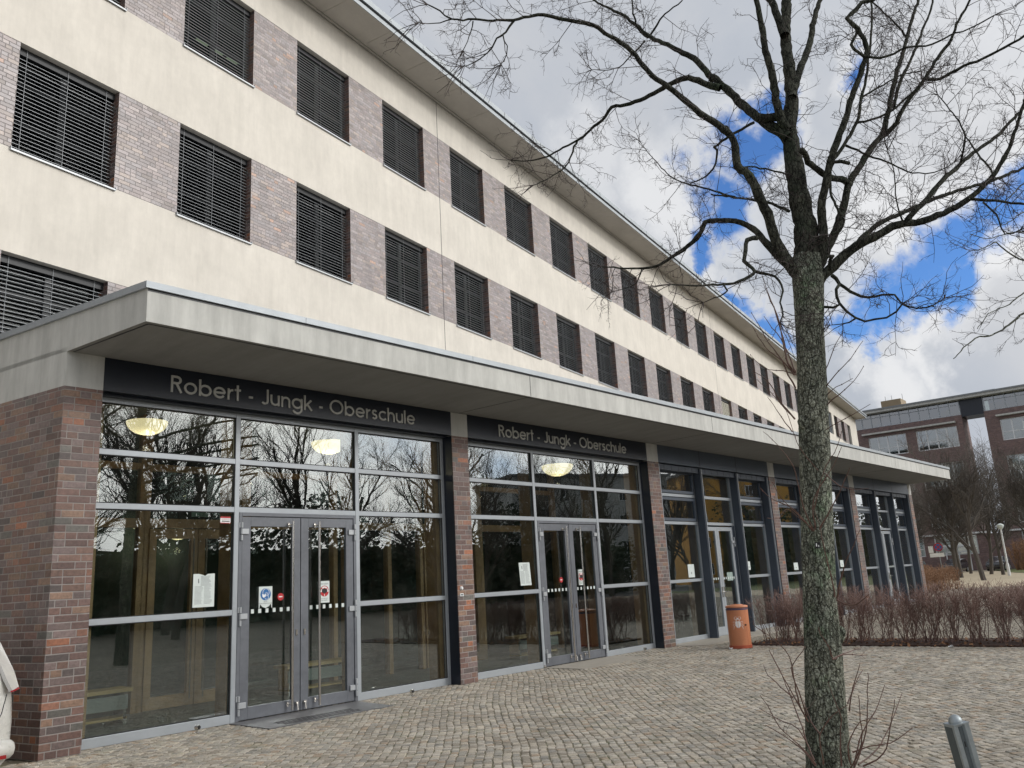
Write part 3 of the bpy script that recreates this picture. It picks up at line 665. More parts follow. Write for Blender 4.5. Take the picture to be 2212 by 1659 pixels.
# ---- bays 3 to 5: slimmer frames between deep metal fins, opening lights above
def bay2(x0, x1, with_door=True):
    third = (x1-x0)/3; m1, m2 = x0+third*1.01, x0+third*2.0; w_ = .028
    fr = MB()
    for a, c, mid in ((x0, m1, 0), (m1, m2, 1), (m2, x1, 0)):
        for z0, z1 in ZR:
            if mid and z1 < 2.5: continue
            fr.box(a+w_, c-w_-(.1 if c == x1 else 0), .235, .31, z0, z1)
    for x in (x0+.02, m1, m2, x1-.12): fr.box(x-w_, x+w_, .225, .31, 0, 4.105)
    root = part(fr, 'curtain_wall', 'frame_grey', school, bevel=.003)
    for x in (m1, m2, x1-.12):
        f_ = MB(); f_.box(x-.03, x-.006, .02, .224, .0, 4.10); part(f_, 'fin', 'fin_grey', root)
        f_ = MB(); f_.box(x+.012, x+.032, .0, .224, .0, 4.10); part(f_, 'fin', 'frame_grey', root)
    f_ = MB(); f_.box(x0+.003, x0+.02, .0, .23, 0, 4.1); part(f_, 'fin', 'frame_grey', root)
    lv = MB(); lv.box(x0+.02, x1-.13, .06, .2, 3.985, 4.105)
    for k in range(1, 18): xx = x0+(x1-x0)*k/18; lv.box(xx-.004, xx+.004, .056, .06, 3.99, 4.10, 1)
    part(lv, 'louvre_box', ['fin_grey', 'dark_metal'], root)
    for a, c, mid in ((x0, m1, 0), (m1, m2, 1), (m2, x1-.1, 0)):
        for q in range(4):
            if mid and q < 2: continue
            if not mid and q >= 2:                   # opening light
                A, C, Z0, Z1 = a+w_+.02, c-w_-.06, ZR[q][1]+.01, ZR[q+1][0]-.02; e = .07
                s2 = MB(); s2.box(A, C, .21, .27, Z0, Z0+e); s2.box(A, C, .21, .27, Z1-e, Z1); s2.box(A, A+.03, .21, .27, Z0+e, Z1-e); s2.box(C-.06, C, .21, .27, Z0+e, Z1-e)
                so_ = part(s2, 'opening_light', 'fin_grey', root, bevel=.003)
                g = MB(); g.box(A+.02, C-.05, .245, .252, Z0+e-.01, Z1-e+.01); part(g, 'pane', 'glass', so_)
            else:
                g = MB(); g.box(a+.02, c-.02, .272, .280, ZR[q][1]-.01, ZR[q+1][0]+.01); part(g, 'pane', 'glass', root)
    a, c = m1+w_, m2-w_; mid = (a+c)/2
    MANIF[0] = True
    door_leaf(school, a+.02, mid-.05, True, 'frame_grey', 2.68, .24, .10, True); door_leaf(school, mid-.044, c-.15, False, 'frame_grey', 2.68, .24, .10, True)
    f_ = MB(); f_.box(c-.148, c, .24, .30, 0, 2.72); part(f_, 'door_frame', 'fin_grey', root)
    for x in (m1, m2, x1-.12):
        p_ = MB(); p_.box(x-.05, x+.05, .33, .66, .0, 4.5); part(p_, 'timber_post', 'timber', school)
bay2(13.125, 19.032); bay2(19.43, 25.356); bay2(25.813, 31.85)
# ---- interior of the entrance hall
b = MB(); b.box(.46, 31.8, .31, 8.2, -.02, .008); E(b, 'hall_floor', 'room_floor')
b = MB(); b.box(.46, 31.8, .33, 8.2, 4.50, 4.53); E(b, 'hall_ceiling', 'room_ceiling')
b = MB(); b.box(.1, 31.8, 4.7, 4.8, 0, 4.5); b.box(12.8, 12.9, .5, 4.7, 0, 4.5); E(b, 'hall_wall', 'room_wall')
b = MB()                                            # glazed timber screen between porch and hall
YS = 2.7
for x in (.6, 2.25, 2.33, 4.0, 4.08, 5.9, 7.2, 8.05, 9.75, 9.83, 11.5, 12.5): b.box(x-.045, x+.045, YS, YS+.14, 0, 4.5)
b.box(.6, 12.5, YS+.01, YS+.13, 2.72, 2.86); b.box(.6, 12.5, YS+.01, YS+.13, 3.62, 3.72)
scr = E(b, 'timber_screen', 'timber')
g = MB(); g.box(.6, 12.5, YS+.06, YS+.07, .1, 4.4); part(g, 'pane', 'inner_glass', scr)
for x0, x1 in ((2.37, 3.16), (3.18, 3.96), (8.10, 8.90), (8.92, 9.71)):
    d = MB(); e = .11; d.box(x0, x0+e, YS-.03, YS+.04, .02, 2.7); d.box(x1-e, x1, YS-.03, YS+.04, .02, 2.7); d.box(x0+e, x1-e, YS-.03, YS+.04, .02, .2); d.box(x0+e, x1-e, YS-.03, YS+.04, 2.55, 2.7)
    o = part(d, 'inner_door', 'timber', school)
    hx = x1-.1 if x0 in (2.37, 8.10) else x0+.1
    q = MB(); q.tube([(hx, YS-.1, .12), (hx, YS-.1, 2.55)], .013, 8); part(q, 'handle', 'steel', o)
E2 = MB(); E2.box(3.05, 3.35, YS-.01, YS-.001, 2.9, 3.05)
part(E2, 'exit_panel', 'plastic_green', scr)
# wall-mounted bell and plate on the brick pier
t = thing('door_bell', 'small white bell button on the brick pier between the two signed entrances', 'bell', (6.46, 0, 1.53))
q = MB(); q.M = Matrix.Rotation(radians(90), 4, 'X'); q.lathe([(.001,.034),(.02,.03),(.032,.014),(.034,.0)], 14); part(q, 'button', 'white_sign', t, smooth=True)
t2 = MB(); t2.box(6.42, 6.50, -.012, .0, 1.40, 1.445); t2.box(6.43, 6.49, -.014, -.012, 1.41, 1.436, 1)
tag(t2.build('name_plate', ['white_sign', 'ink']), 'tiny pale plate just under the bell button on the brick pier', 'plate')
# ================================================================ lamps and benches in the hall
def bowl(loc, d, label):
    t = thing('pendant_lamp', label, 'lamp', loc, 0, 'glowing bowl lamps in the entrance hall')
    q = MB(); n = 10; q.lathe([(.002,-.34*d)]+[(d/2*sin(a), -.34*d*cos(a)) for a in [pi/2*k/n for k in range(1, n+1)]]+[(d/2-.01, .004)], 28); part(q, 'bowl', 'lamp_glow', t, smooth='all')
    q = MB(); q.tube([(0,0,0),(0,0,4.5-loc[2])], .009, 6); q.lathe([(.05,4.5-loc[2]-.06),(.06,4.5-loc[2])], 12); part(q, 'stem', 'dark_metal', t)
    l = bpy.data.lights.new('lamp_light', 'POINT'); l.energy = LAMPW; l.color = (1,.8,.5); l.shadow_soft_size = .05; lo = bpy.data.objects.new('lamp_light', l); COL.objects.link(lo); lo.parent = t; lo.location = (0,0,-.34*d-.2)
    return t
bowl((1.70,1.5,4.12), .56, 'glowing cream bowl lamp high behind the leftmost top pane')
bowl((4.88,1.5,4.10), .60, 'glowing cream bowl lamp behind the top pane above the first double door')
bowl((11.2,1.5,4.12), .72, 'glowing cream bowl lamp behind the middle top pane of the second entrance')
bowl((3.0,4.35,2.72+.25), .42, 'small glowing lamp low in the first left pane, leftmost of three')
bowl((3.7,4.4,2.6+.18), .36, 'small glowing lamp low in the first left pane, middle and lowest of three')
bowl((5.2,5.6,2.66+.2), .44, 'small glowing lamp low in the first left pane, rightmost of three')
def bench(x0, x1, y, label):
    t = thing('bench', label, 'bench', ((x0+x1)/2, y, 0), 0, 'low benches behind the entrance glass'); w = (x1-x0)/2
    q = MB(); q.box(-w, w, -.2, .2, .42, .47); part(q, 'seat', 'bench_wood', t, bevel=.004)
    q = MB(); q.box(-w+.05, w-.05, -.16, -.13, .20, .38); part(q, 'front_panel', 'bench_grey', t)
    q = MB(); q.box(-w+.05, w-.05, -.15, .15, .07, .10); part(q, 'shelf', 'bench_wood', t)
    for x in (-w+.08, w-.08):
        q = MB(); q.box(x-.02, x+.02, -.15, .15, 0, .42); part(q, 'leg', 'steel', t)
bench(.75, 1.80, 1.95, 'low wooden bench with a grey front behind the leftmost bottom pane')
bench(4.35, 5.75, 2.1, 'low wooden bench seen through the right leaf of the first double door')
bench(9.9, 11.3, 2.0, 'low wooden bench seen through the glass of the second double door')
bench(13.6, 15.0, 1.3, 'yellowish bench behind the bottom left pane nearest the orange bin')
def chair(x, y, rz, label):
    t = thing('shell_chair', label, 'chair', (x, y, 0), rz, 'dark blue shell chairs in the hall')
    q = MB(); prof = []
    for k in range(9):
        a = k/8; yy, zz = (-.2+.4*a/.5, .45-.03*sin(pi*a*2)) if a < .5 else (.2+.08*(a-.5)/.5, .45+.42*(a-.5)/.5)
        prof.append((yy, zz))
    for (y0, z0), (y1, z1) in zip(prof, prof[1:]): q.face([(-.2,y0,z0+.02),(0,y0,z0),(0,y1,z1),(-.2,y1-.03*(z1>.46),z1+.0)]); q.face([(0,y0,z0),(.2,y0,z0+.02),(.2,y1-.03*(z1>.46),z1+.0),(0,y1,z1)])
    o = part(q, 'shell', 'chair_blue', t, smooth='all'); sm = o.modifiers.new('thick', 'SOLIDIFY'); sm.thickness = .02
    for sx_ in (-1, 1):
        q = MB(); q.tube([(sx_*.19,-.22,0),(sx_*.17,-.15,.43),(sx_*.17,.15,.43),(sx_*.19,.22,0)], .011, 6); part(q, 'leg_frame', 'steel', t)
chair(14.6, 2.4, 2.6, 'dark blue shell chair in the third bay, nearer the brick pier')
chair(15.5, 2.5, 3.6, 'dark blue shell chair in the third bay, nearer the timber post')
chair(17.3, 2.1, 3.3, 'dark blue shell chair seen through the narrow left door leaf beside the bin')
t = thing('strip_light', 'pale yellow strip lights glimpsed through the blind of an upper left window', 'light', tuple(MBW @ Vector((7.55, 3.02, 16.9))), AL)
for k in range(3):
    q = MB(); x = -.68+k*.53; q.box(x, x+.36, -.05, .05, -.02, .02); part(q, 'tube', 'tube_glow', t)
q = MB(); q.box(-.8, .8, -.02, .02, .02, .26); part(q, 'housing', 'dark_metal', t)
# ================================================================ papers and stickers on the glass
def sheet(pts, mat, y, b=None):
    b = b or MB(); b.yprism([(p[0], p[1]) for p in pts], y-.0012, y); return b
def rect(x0, x1, z0, z1): return [(x0,z0),(x1,z0),(x1,z1),(x0,z1)]
def disc(cx, cz, r, n=24, k=1.): return [(cx+r*k*cos(2*pi*i/n), cz+r*sin(2*pi*i/n)) for i in range(n)]
YP = .266
def notice(x0, x1, z0, z1, label, torn=False, blank=False, y=YP, lean=0.):
    t = thing('notice', label, 'notice', ((x0+x1)/2, y, z0), 0); w = (x1-x0)/2; h = z1-z0
    p = [(-w,0),(w,0),(w+lean,h)]+([(.35*w,h-.004),(.1*w,h-.028),(-.2*w,h-.012),(-.5*w,h)] if torn else [])+[(-w+lean,h)]
    part(sheet(p, None, 0), 'sheet', 'paper', t)
    rnd = random.Random(label); q = MB()
    if not blank:
        q.yprism([(-w*.55+lean*.7,h*.72),(-w*.45+lean*.7,h*.72),(-w*.48+lean*.8,h*.86),(-w*.56+lean*.8,h*.84)], -.0026, -.0013)
        z = h*.92
        while z > h*.08:
            top = z > h*.62; a0 = -w*.3 if top else -w*.85; L = rnd.uniform(.75, 1.) 
            if top: q.yprism(rect(a0+lean*z/h, a0+(w*.8-a0)*L*.9+lean*z/h, z, z+.0045), -.0026, -.0013)
            else:
                q.yprism(rect(-w*.85+lean*z/h, -w*.85+w*.8*L+lean*z/h, z, z+.0035), -.0026, -.0013); q.yprism(rect(w*.02+lean*z/h, w*.02+w*.78*rnd.uniform(.6,1)+lean*z/h, z, z+.0035), -.0026, -.0013)
            z -= .0145
        part(q, 'printing', 'ink', t)
    else:
        q.yprism(rect(-.015, .012, h*.25, h*.42), -.0026, -.0013); part(q, 'printing', 'ink', t)
    return t
notice(1.83, 2.13, 1.485, 1.91, 'white printed sheet with torn top edge, left of the first double door', torn=True)
notice(8.29, 8.60, 1.51, 1.93, 'slightly skewed printed rules sheet on the pane left of the second double door', lean=-.03)
notice(14.44, 14.74, 1.46, 1.77, 'plain pale sheet on the left pane of the third bay', blank=True)
notice(16.38, 16.69, 1.32, 1.53, 'plain pale sheet on the right door leaf above the orange bin', blank=True)
notice(17.60, 17.76, 1.56, 1.78, 'narrow pale sheet at the edge of the pane right of the bin door', blank=True)
notice(20.58, 20.88, 1.48, 1.69, 'plain pale sheet just left of the tree trunk in the fourth bay', blank=True)
notice(24.24, 24.54, 1.48, 1.70, 'plain pale sheet just right of the tree trunk in the fourth bay', blank=True)
FT = bpy.data.curves.new('tmp', 'FONT')
def words(txt, size, x, z, y, t, mat, name='wording', ang=0.):
    FT.body = txt; FT.size = size; FT.align_x = 'CENTER'; FT.extrude = .0004
    o = bpy.data.objects.new('tmp', FT); COL.objects.link(o); dg = bpy.context.evaluated_depsgraph_get()
    me = bpy.data.meshes.new_from_object(o.evaluated_get(dg)); bpy.data.objects.remove(o)
    me.materials.clear(); me.materials.append(MATS[mat]); q = bpy.data.objects.new(name, me); COL.objects.link(q); q.parent = t
    q.matrix_local = Matrix.Translation((x, y, z)) @ Matrix.Rotation(radians(90), 4, 'X'); return q
# mask notice, left leaf
t = thing('mask_notice', 'torn white notice with a blue disc on the left leaf of the first door', 'notice', (2.88, .236, 1.42))
part(sheet([(-.105,.0),(-.095,.0),(-.085,.055),(-.05,.02),(0,.0),(.05,.02),(.085,.055),(.095,.0),(.105,.0),(.105,.29),(-.105,.29)], None, 0), 'sheet', 'paper', t)
part(sheet(disc(0,.185,.082), None, -.0014), 'disc', 'blue_sign', t)
q = MB(); ribbon(q, arc(.005,.21,.05,200,-50,16)+[(.04,.15),(.045,.12),(.0,.118),(-.01,.135)], .006, -.0036, -.0028, 0, 0, 1, 1)
q.yprism([(-.055,.19),(-.02,.182),(.012,.19),(.0,.155),(-.03,.138),(-.05,.155)], -.0036, -.0028); ribbon(q, arc(.012,.185,.022,0,360,12), .005, -.0036, -.0028, 0, 0, 1, 1); part(q, 'pictogram', 'white_sign', t)
words('BITTE', .022, 0, .078, -.002, t, 'ink'); words('MUND-NASEN-SCHUTZ', .019, 0, .056, -.002, t, 'ink')
# red round sticker: DRÜCKEN-style strip, too small to read
t = thing('round_sticker', 'small red round sticker on the left leaf of the first double door', 'sticker', (3.12, .236, 1.56), 0)
part(sheet(disc(0,0,.05), None, 0), 'disc', 'red_sign', t); part(sheet(rect(-.03,.03,-.006,.008), None, -.0014), 'bar', 'white_sign', t)
t = thing('round_sticker', 'small red round sticker on the left leaf of the second double door', 'sticker', (9.47, .236, 1.575), 0)
part(sheet(disc(0,0,.052), None, 0), 'disc', 'red_sign', t); part(sheet(rect(-.03,.03,-.006,.008), None, -.0014), 'bar', 'white_sign', t)
def maskpf(x, z, k, label):
    t = thing('mask_notice', label, 'notice', (x, .236, z)); part(sheet(rect(-.09,.09,0,.31), None, 0), 'sheet', 'paper', t)
    part(sheet(disc(0,.165,.078), None, -.0014), 'disc', 'red_sign', t)
    q = MB(); q.yprism([(-.048,.19),(-.02,.2),(.02,.2),(.05,.185),(.045,.15),(.0,.128),(-.045,.15)], -.0036, -.0028); part(q, 'mask', 'ink_black', t)
    q = MB()
    for cx, cz, r in ((-.03,.212,.012),(-.012,.222,.012),(.008,.223,.012),(.028,.213,.012),(-.06,.165,.012),(.06,.165,.013),(-.052,.185,.009),(.054,.19,.01)): q.yprism(disc(cx, cz, r, 10), -.0046, -.0038)
    q.yprism(rect(-.004,.004,.092,.125), -.0046, -.0038); part(q, 'pictogram', 'white_sign', t)
    words('Maskenpflicht', .026, 0, .262, -.002, t, 'ink'); words('Bitte Mund- und', .017, 0, .055, -.002, t, 'ink'); words('Nase bedecken.', .017, 0, .032, -.002, t, 'ink')
maskpf(3.86, 1.44, 1, 'white notice with red disc and black mask, right leaf of the first door')
maskpf(10.12, 1.45, 1, 'white notice with red disc, half hidden by the second door handle')
t = thing('alarm_sticker', 'small red and white sticker in the pane corner beside the first door', 'sticker', (2.265, YP, 2.57))
part(sheet(rect(-.075,.075,0,.09), None, 0), 'sheet', 'white_sign', t); part(sheet(rect(-.075,.075,.07,.09), None, -.0014), 'band', 'red_sign', t); part(sheet(rect(-.075,.075,0,.008), None, -.0014), 'band', 'red_sign', t)
words('VIDEOÜBERWACHT', .014, 0, .05, -.002, t, 'red_sign'); part(sheet(rect(-.055,.06,.022,.034), None, -.0014), 'bar', 'ink_black', t)
# ================================================================ door stops, mats, litter
def doorstop(x, y, label, rz=0.):
    t = thing('door_stop', label, 'door stop', (x, y, .0), rz, 'chrome door stops on the cobbles')
    q = MB(); q.box(-.035, .035, -.03, .03, -.004, .008); q.tube([(0,0,.0),(0,0,.07)], .014, 12); part(q, 'post', 'steel', t, smooth=True)
    q = MB(); q.tube([(0,-.028,.065),(0,.02,.065)], .026, 14); part(q, 'clamp', 'steel', t, smooth=True)
    q = MB(); q.tube([(0,-.04,.065),(0,-.028,.065)], .019, 12); part(q, 'buffer', 'black_rubber', t, smooth=True)
doorstop(1.79, -.02, 'chrome door stop in front of the leftmost glass pane', .5)
doorstop(5.15, -.17, 'chrome door stop in front of the pane right of the first door')
doorstop(8.50, -.02, 'chrome door stop on the cobbles left of the second double door', .8)
doorstop(11.85, .0, 'chrome door stop on the cobbles right of the second double door', .2)
def floormat(x0, x1, label, dots):
    t = thing('threshold_plate', label, 'mat', ((x0+x1)/2, -.35, 0), 0, 'steel plates before the doors'); w = (x1-x0)/2
    q = MB(); q.prism([(-w,-.38),(w-.1,-.38),(w,.55),(-w,.55)], -.01, .009); part(q, 'plate', 'mat_steel' if dots else 'slab_concrete', t)
    if dots:
        for j in range(4):
            q = MB()
            for k in range(16): xx = -w*.72+k*.075+(j%2)*.035; q.box(xx, xx+.05, -.30+j*.085, -.265+j*.085, .0085, .0125)
            q.box(-w*.72, -w*.72+1.2, -.285+j*.085, -.28+j*.085, .0085, .0115)
            part(q, 'drain_slots', 'ink_black', t)
floormat(2.35, 4.40, 'grey steel threshold plate with rows of dark slots before the first double door', True)
floormat(8.75, 10.95, 'plain grey threshold slab before the second double door', False)
for x, y, lb in ((12.55,-1.62,'crumpled white paper scrap beside the foot of the orange bin'),(13.22,-5.62,'white scrap of litter lying at the edge of the hedge bed')):
    q = MB(); r_ = random.Random(lb); pts = [(x+r_.uniform(-.05,.05), y+r_.uniform(-.05,.05), r_.uniform(.0,.05)) for _ in range(9)]
    for k in range(7): q.face([pts[k], pts[k+1], pts[(k+4)%9]])
    o = tag(q.build('paper_scrap', 'white_sign'), lb, 'litter'); sm = o.modifiers.new('thick', 'SOLIDIFY'); sm.thickness = .004
# ================================================================ litter bin
t = thing('litter_bin', 'round orange litter bin with a white beetle on its side', 'bin', (12.86, -1.70, .004))
R_ = .222
q = MB(); q.lathe([(R_-.008,.0),(R_+.006,.004),(R_+.006,.055),(R_,.06),(R_,.06),(R_,.79)], 48); part(q, 'drum', 'bin_orange', t, smooth=35)
q = MB(); q.lathe([(R_+.009,.0),(R_+.009,.06),(R_+.001,.062)], 48); part(q, 'foot_ring', 'bin_red', t, smooth=35)
q = MB(); q.lathe([(R_-.012,.785),(R_-.012,.815)], 48); part(q, 'shadow_band', 'bin_blue', t, smooth=35)
q = MB(); q.lathe([(R_+.003,.762),(R_+.003,.785),(R_-.01,.787)], 48); part(q, 'band', 'bin_blue', t, smooth=35)
q = MB(); q.lathe([(R_+.006,.81),(R_+.006,.835),(R_-.0,.845),(R_-.03,.852),(.13,.856),(.125,.868),(.002,.874)], 48); part(q, 'lid', 'bin_orange', t, smooth=35)
def oncyl(u, z, r, a0): a = a0+u/r; return (r*cos(a), r*sin(a), z)
A0 = math.atan2(-10.193+1.70, -3.71-12.86)-.03
BS = 1.25
def cyl_poly(q, pts, off): q.face([oncyl(u, z, R_+off, A0) for u, z in pts])
def cyl_line(q, pts, w_, off):
    for (u0, z0), (u1, z1) in zip(pts, pts[1:]):
        d = Vector((u1-u0, z1-z0)).normalized(); n = Vector((-d.y, d.x))*w_/2
        cyl_poly(q, [(u0-n.x,z0-n.y),(u1-n.x,z1-n.y),(u1+n.x,z1+n.y),(u0+n.x,z0+n.y)], off)
q = MB(); c0 = .50
bs_ = lambda P: [(u*1.25, .50+(z-.50)*1.1) for u, z in P]
bpoly = lambda q, P, o: cyl_poly(q, bs_(P), o)
bline = lambda q, P, w, o: cyl_line(q, bs_(P), w*1.2, o)
q2 = lambda cx, cz, rx, rz_: [(cx+rx*cos(2*pi*i/18), cz+rz_*sin(2*pi*i/18)) for i in range(18)]
bpoly(q, [(u-.0, z) for u, z in [(-.003,c0-.088),(-.03,c0-.07),(-.042,c0-.035),(-.042,c0+.01),(-.036,c0+.035),(-.003,c0+.04)]], .0022)
bpoly(q, [(.003,c0-.088),(.003,c0+.04),(.036,c0+.035),(.042,c0+.01),(.042,c0-.035),(.03,c0-.07)], .0022)
bpoly(q, [(-.034,c0+.045),(.034,c0+.045),(.028,c0+.072),(-.028,c0+.072)], .0022); bpoly(q, q2(0, c0+.083, .017, .014), .0022)
for s in (-1, 1):
    bline(q, [(s*.03,c0+.06),(s*.055,c0+.085),(s*.045,c0+.115)], .007, .0022); bline(q, [(s*.038,c0+.02),(s*.066,c0+.03),(s*.085,c0+.01)], .0055, .0022)
    bline(q, [(s*.04,c0-.03),(s*.068,c0-.06),(s*.080,c0-.105)], .0055, .0022); bline(q, [(s*.042,c0-.005),(s*.074,c0-.02),(s*.086,c0-.05)], .005, .0022); bline(q, [(s*.01,c0+.095),(s*.022,c0+.12),(s*.035,c0+.125)], .004, .0022)
part(q, 'beetle_mark', 'beetle_white', t)
q = MB(); p0 = Vector(oncyl(.155, .46, R_, A0)); q.tube([p0, p0*1.0+Vector((p0.x,p0.y,0)).normalized()*.02], .016, 10); part(q, 'lock', 'ink_black', t, smooth=True)
q = MB(); cyl_line(q, [(.178,.06),(.178,.76)], .003, .0012); part(q, 'door_gap', 'bin_red', t)
# ================================================================ bollard
t = thing('bollard', 'galvanised steel post with a ribbed profile and domed cap standing in the cobbles', 'bollard', (1.52,-8.80,0), radians(-41)); t.matrix_world = Matrix.Translation((1.498,-8.829,0)) @ Matrix.Rotation(radians(7.), 4, Vector((-fwd.x,-fwd.y,0))) @ Matrix.Rotation(radians(-41), 4, 'Z') @ Matrix.Scale(.86, 4, (1,0,0)) @ Matrix.Scale(.86, 4, (0,1,0))
q = MB(); prof = [(-.055,-.03),(-.055,-.05),(-.03,-.052),(-.022,-.038),(.012,-.038),(.02,-.052),(.05,-.052),(.055,-.03),(.055,.05),(-.055,.05)]
q.prism(prof, -.02, .70); part(q, 'post', 'galvanised', t)
q = MB(); q.box(-.019, .009, -.0395, -.037, 0, .69); q.box(-.056,-.054,-.03,.045,0,.69); part(q, 'groove', 'galvanised_shade', t)  # shade painted as dark sheets in the channel and over the left face
q = MB(); q.box(-.056, .056, -.053, .051, .70, .706); q.lathe([(.042,.706),(.042,.712),(.038,.726),(.028,.738),(.014,.745),(.001,.747)], 24, (0,-.0,0)); part(q, 'cap', 'galvanised', t, smooth=True)
q = MB()
for z in (.655, .555): q.tube([(.0555,.005,z),(.0585,.005,z)], .011, 10)
for x, z in ((-.004,.60),): q.box(x-.004, x+.004, -.041, -.037, z-.014, z+.014)
q.box(.054, .057, -.02, .03, .603, .609); part(q, 'bolt_hole', 'ink_black', t)
# ================================================================ white car, seen from behind at the left edge
t = thing('parked_car', 'white estate car at the left edge, parked beside the brick corner', 'car', (-1.66, -1.60, 0), radians(-2))
def carbody(t, L=4.4, wd=.88, mat='car_white', glass='car_glass'):
    # side outline from the rear (y=0) to the nose (y=L); half widths vary with height
    rows = [(.20,.04,L-.05,.80),(.30,-.01,L+.0,.86),(.45,-.03,L+.03,.875),(.62,-.02,L+.0,.88),(.80,.01,L-.12,.875),(.95,.04,L-.55,.865),(1.02,.06,L-1.0,.85)]
    def ring(z, y0, y1, w, n=8):
        r = min(.22, w*.4); pts = []
        for cx, cy, a0 in ((w-r, y0+r, -90), (w-r, y1-r*1.2, 0), (-w+r, y1-r*1.2, 90), (-w+r, y0+r, 180)):
            for k in range(n+1): a = radians(a0+90*k/n); pts.append((cx+r*cos(a), cy+r*sin(a)*(1.2 if a0 in (0,90) else 1), z))
        return pts
    def loft(q, rs):
        idx = [[q.av(p) for p in r] for r in rs]
        for a, b_ in zip(idx, idx[1:]):
            for k in range(len(a)): q.f.append([a[k],a[(k+1)%len(a)],b_[(k+1)%len(a)],b_[k]]); q.mi.append(0)
        q.f.append(idx[0][::-1]); q.mi.append(0); q.f.append(idx[-1]); q.mi.append(0)
    q = MB(); loft(q, [ring(*r) for r in rows]); part(q, 'body', mat, t, smooth=50)
    q = MB(); loft(q, [ring(1.01,.06,L-1.05,.84), ring(1.40,.24,L-1.95,.70), ring(1.455,.34,L-2.1,.62), ring(1.475,.5,L-2.3,.5)]); part(q, 'roof_shell', mat, t, smooth=50)
    q = MB()
    def rear(z): return .06+(z-1.01)/.39*.18
    q.face([(-.66,rear(1.04)-.008,1.04),(.66,rear(1.04)-.008,1.04),(.54,rear(1.36)-.008,1.36),(-.54,rear(1.36)-.008,1.36)]); part(q, 'rear_window', glass, t)
    for s in (-1, 1):
        q = MB(); X = lambda z: (.84-(z-1.01)/.39*.14)+.006
        q.face([(s*X(1.04),.45,1.04),(s*X(1.04),L-1.5,1.04),(s*X(1.36),L-2.15,1.36),(s*X(1.36),.6,1.36)]); part(q, 'side_window', glass, t)
        for yy in (.85, L-.85):
            w_ = MB(); w_.tube([(s*.70,yy,.31),(s*.885,yy,.31)], .31, 28); wo_ = part(w_, 'wheel', 'tyre', t, smooth=True)
            w2_ = MB(); w2_.tube([(s*.80,yy,.31),(s*.89,yy,.31)], .20, 20); part(w2_, 'rim', 'aluminium', wo_, smooth=True)
    return t
carbody(t)
q = MB()                                            # tail lamps running up the rear pillars
for s in (-1, 1):
    q = MB(); pts = [(s*.80,-.008,.88),(s*.872,.06,.90),(s*.878,.16,.92),(s*.858,.17,1.03),(s*.735,.30,1.34),(s*.66,.232,1.36),(s*.72,.12,1.12),(s*.76,.04,.98)]
    q.face(pts if s > 0 else pts[::-1]); o = part(q, 'tail_lamp', 'lamp_clear', t); m_ = o.modifiers.new('thick', 'SOLIDIFY'); m_.thickness = .03; m_.offset = 0
    r2 = MB(); p2 = [(s*.81,-.022,.872),(s*.874,.05,.885),(s*.880,.12,.895),(s*.874,.12,.91),(s*.868,.05,.902),(s*.81,-.02,.888)]; r2.face(p2 if s > 0 else p2[::-1]); o2 = part(r2, 'red_lens', 'lamp_red', o); m_ = o2.modifiers.new('thick', 'SOLIDIFY'); m_.thickness = .03; m_.offset = 0
q = MB(); q.box(-.70, .70, -.034, -.018, .62, .626); q.tube([(.70,-.03,.62),(.735,-.03,.70),(.77,-.012,.86)], .004, 5); q.tube([(.70,-.035,.62),(.72,-.04,.5),(.66,-.05,.46),(0,-.05,.46)], .005, 5); part(q, 'panel_gap', 'black_rubber', t)
q = MB(); q.tube([(-.86,.16,.40),(-.80,.0,.40),(-.6,-.05,.40),(0,-.07,.40),(.6,-.05,.40),(.80,.0,.40),(.86,.16,.40)], [.06,.085,.1,.1,.1,.085,.06], 12); part(q, 'bumper', 'car_white', t, smooth='all')
q = MB(); q.box(.60, .78, -.10, -.05, .335, .365); q.box(-.78, -.60, -.10, -.05, .335, .365); part(q, 'reflector', 'lamp_red', t)
q = MB(); q.tube([(.5,-.12,.20),(.5,.1,.22)], .04, 14); part(q, 'exhaust', 'dark_metal', t, smooth=True)
q = MB(); q.box(-.26, .26, -.065, -.03, .68, .79); part(q, 'number_plate', 'white_sign', t)
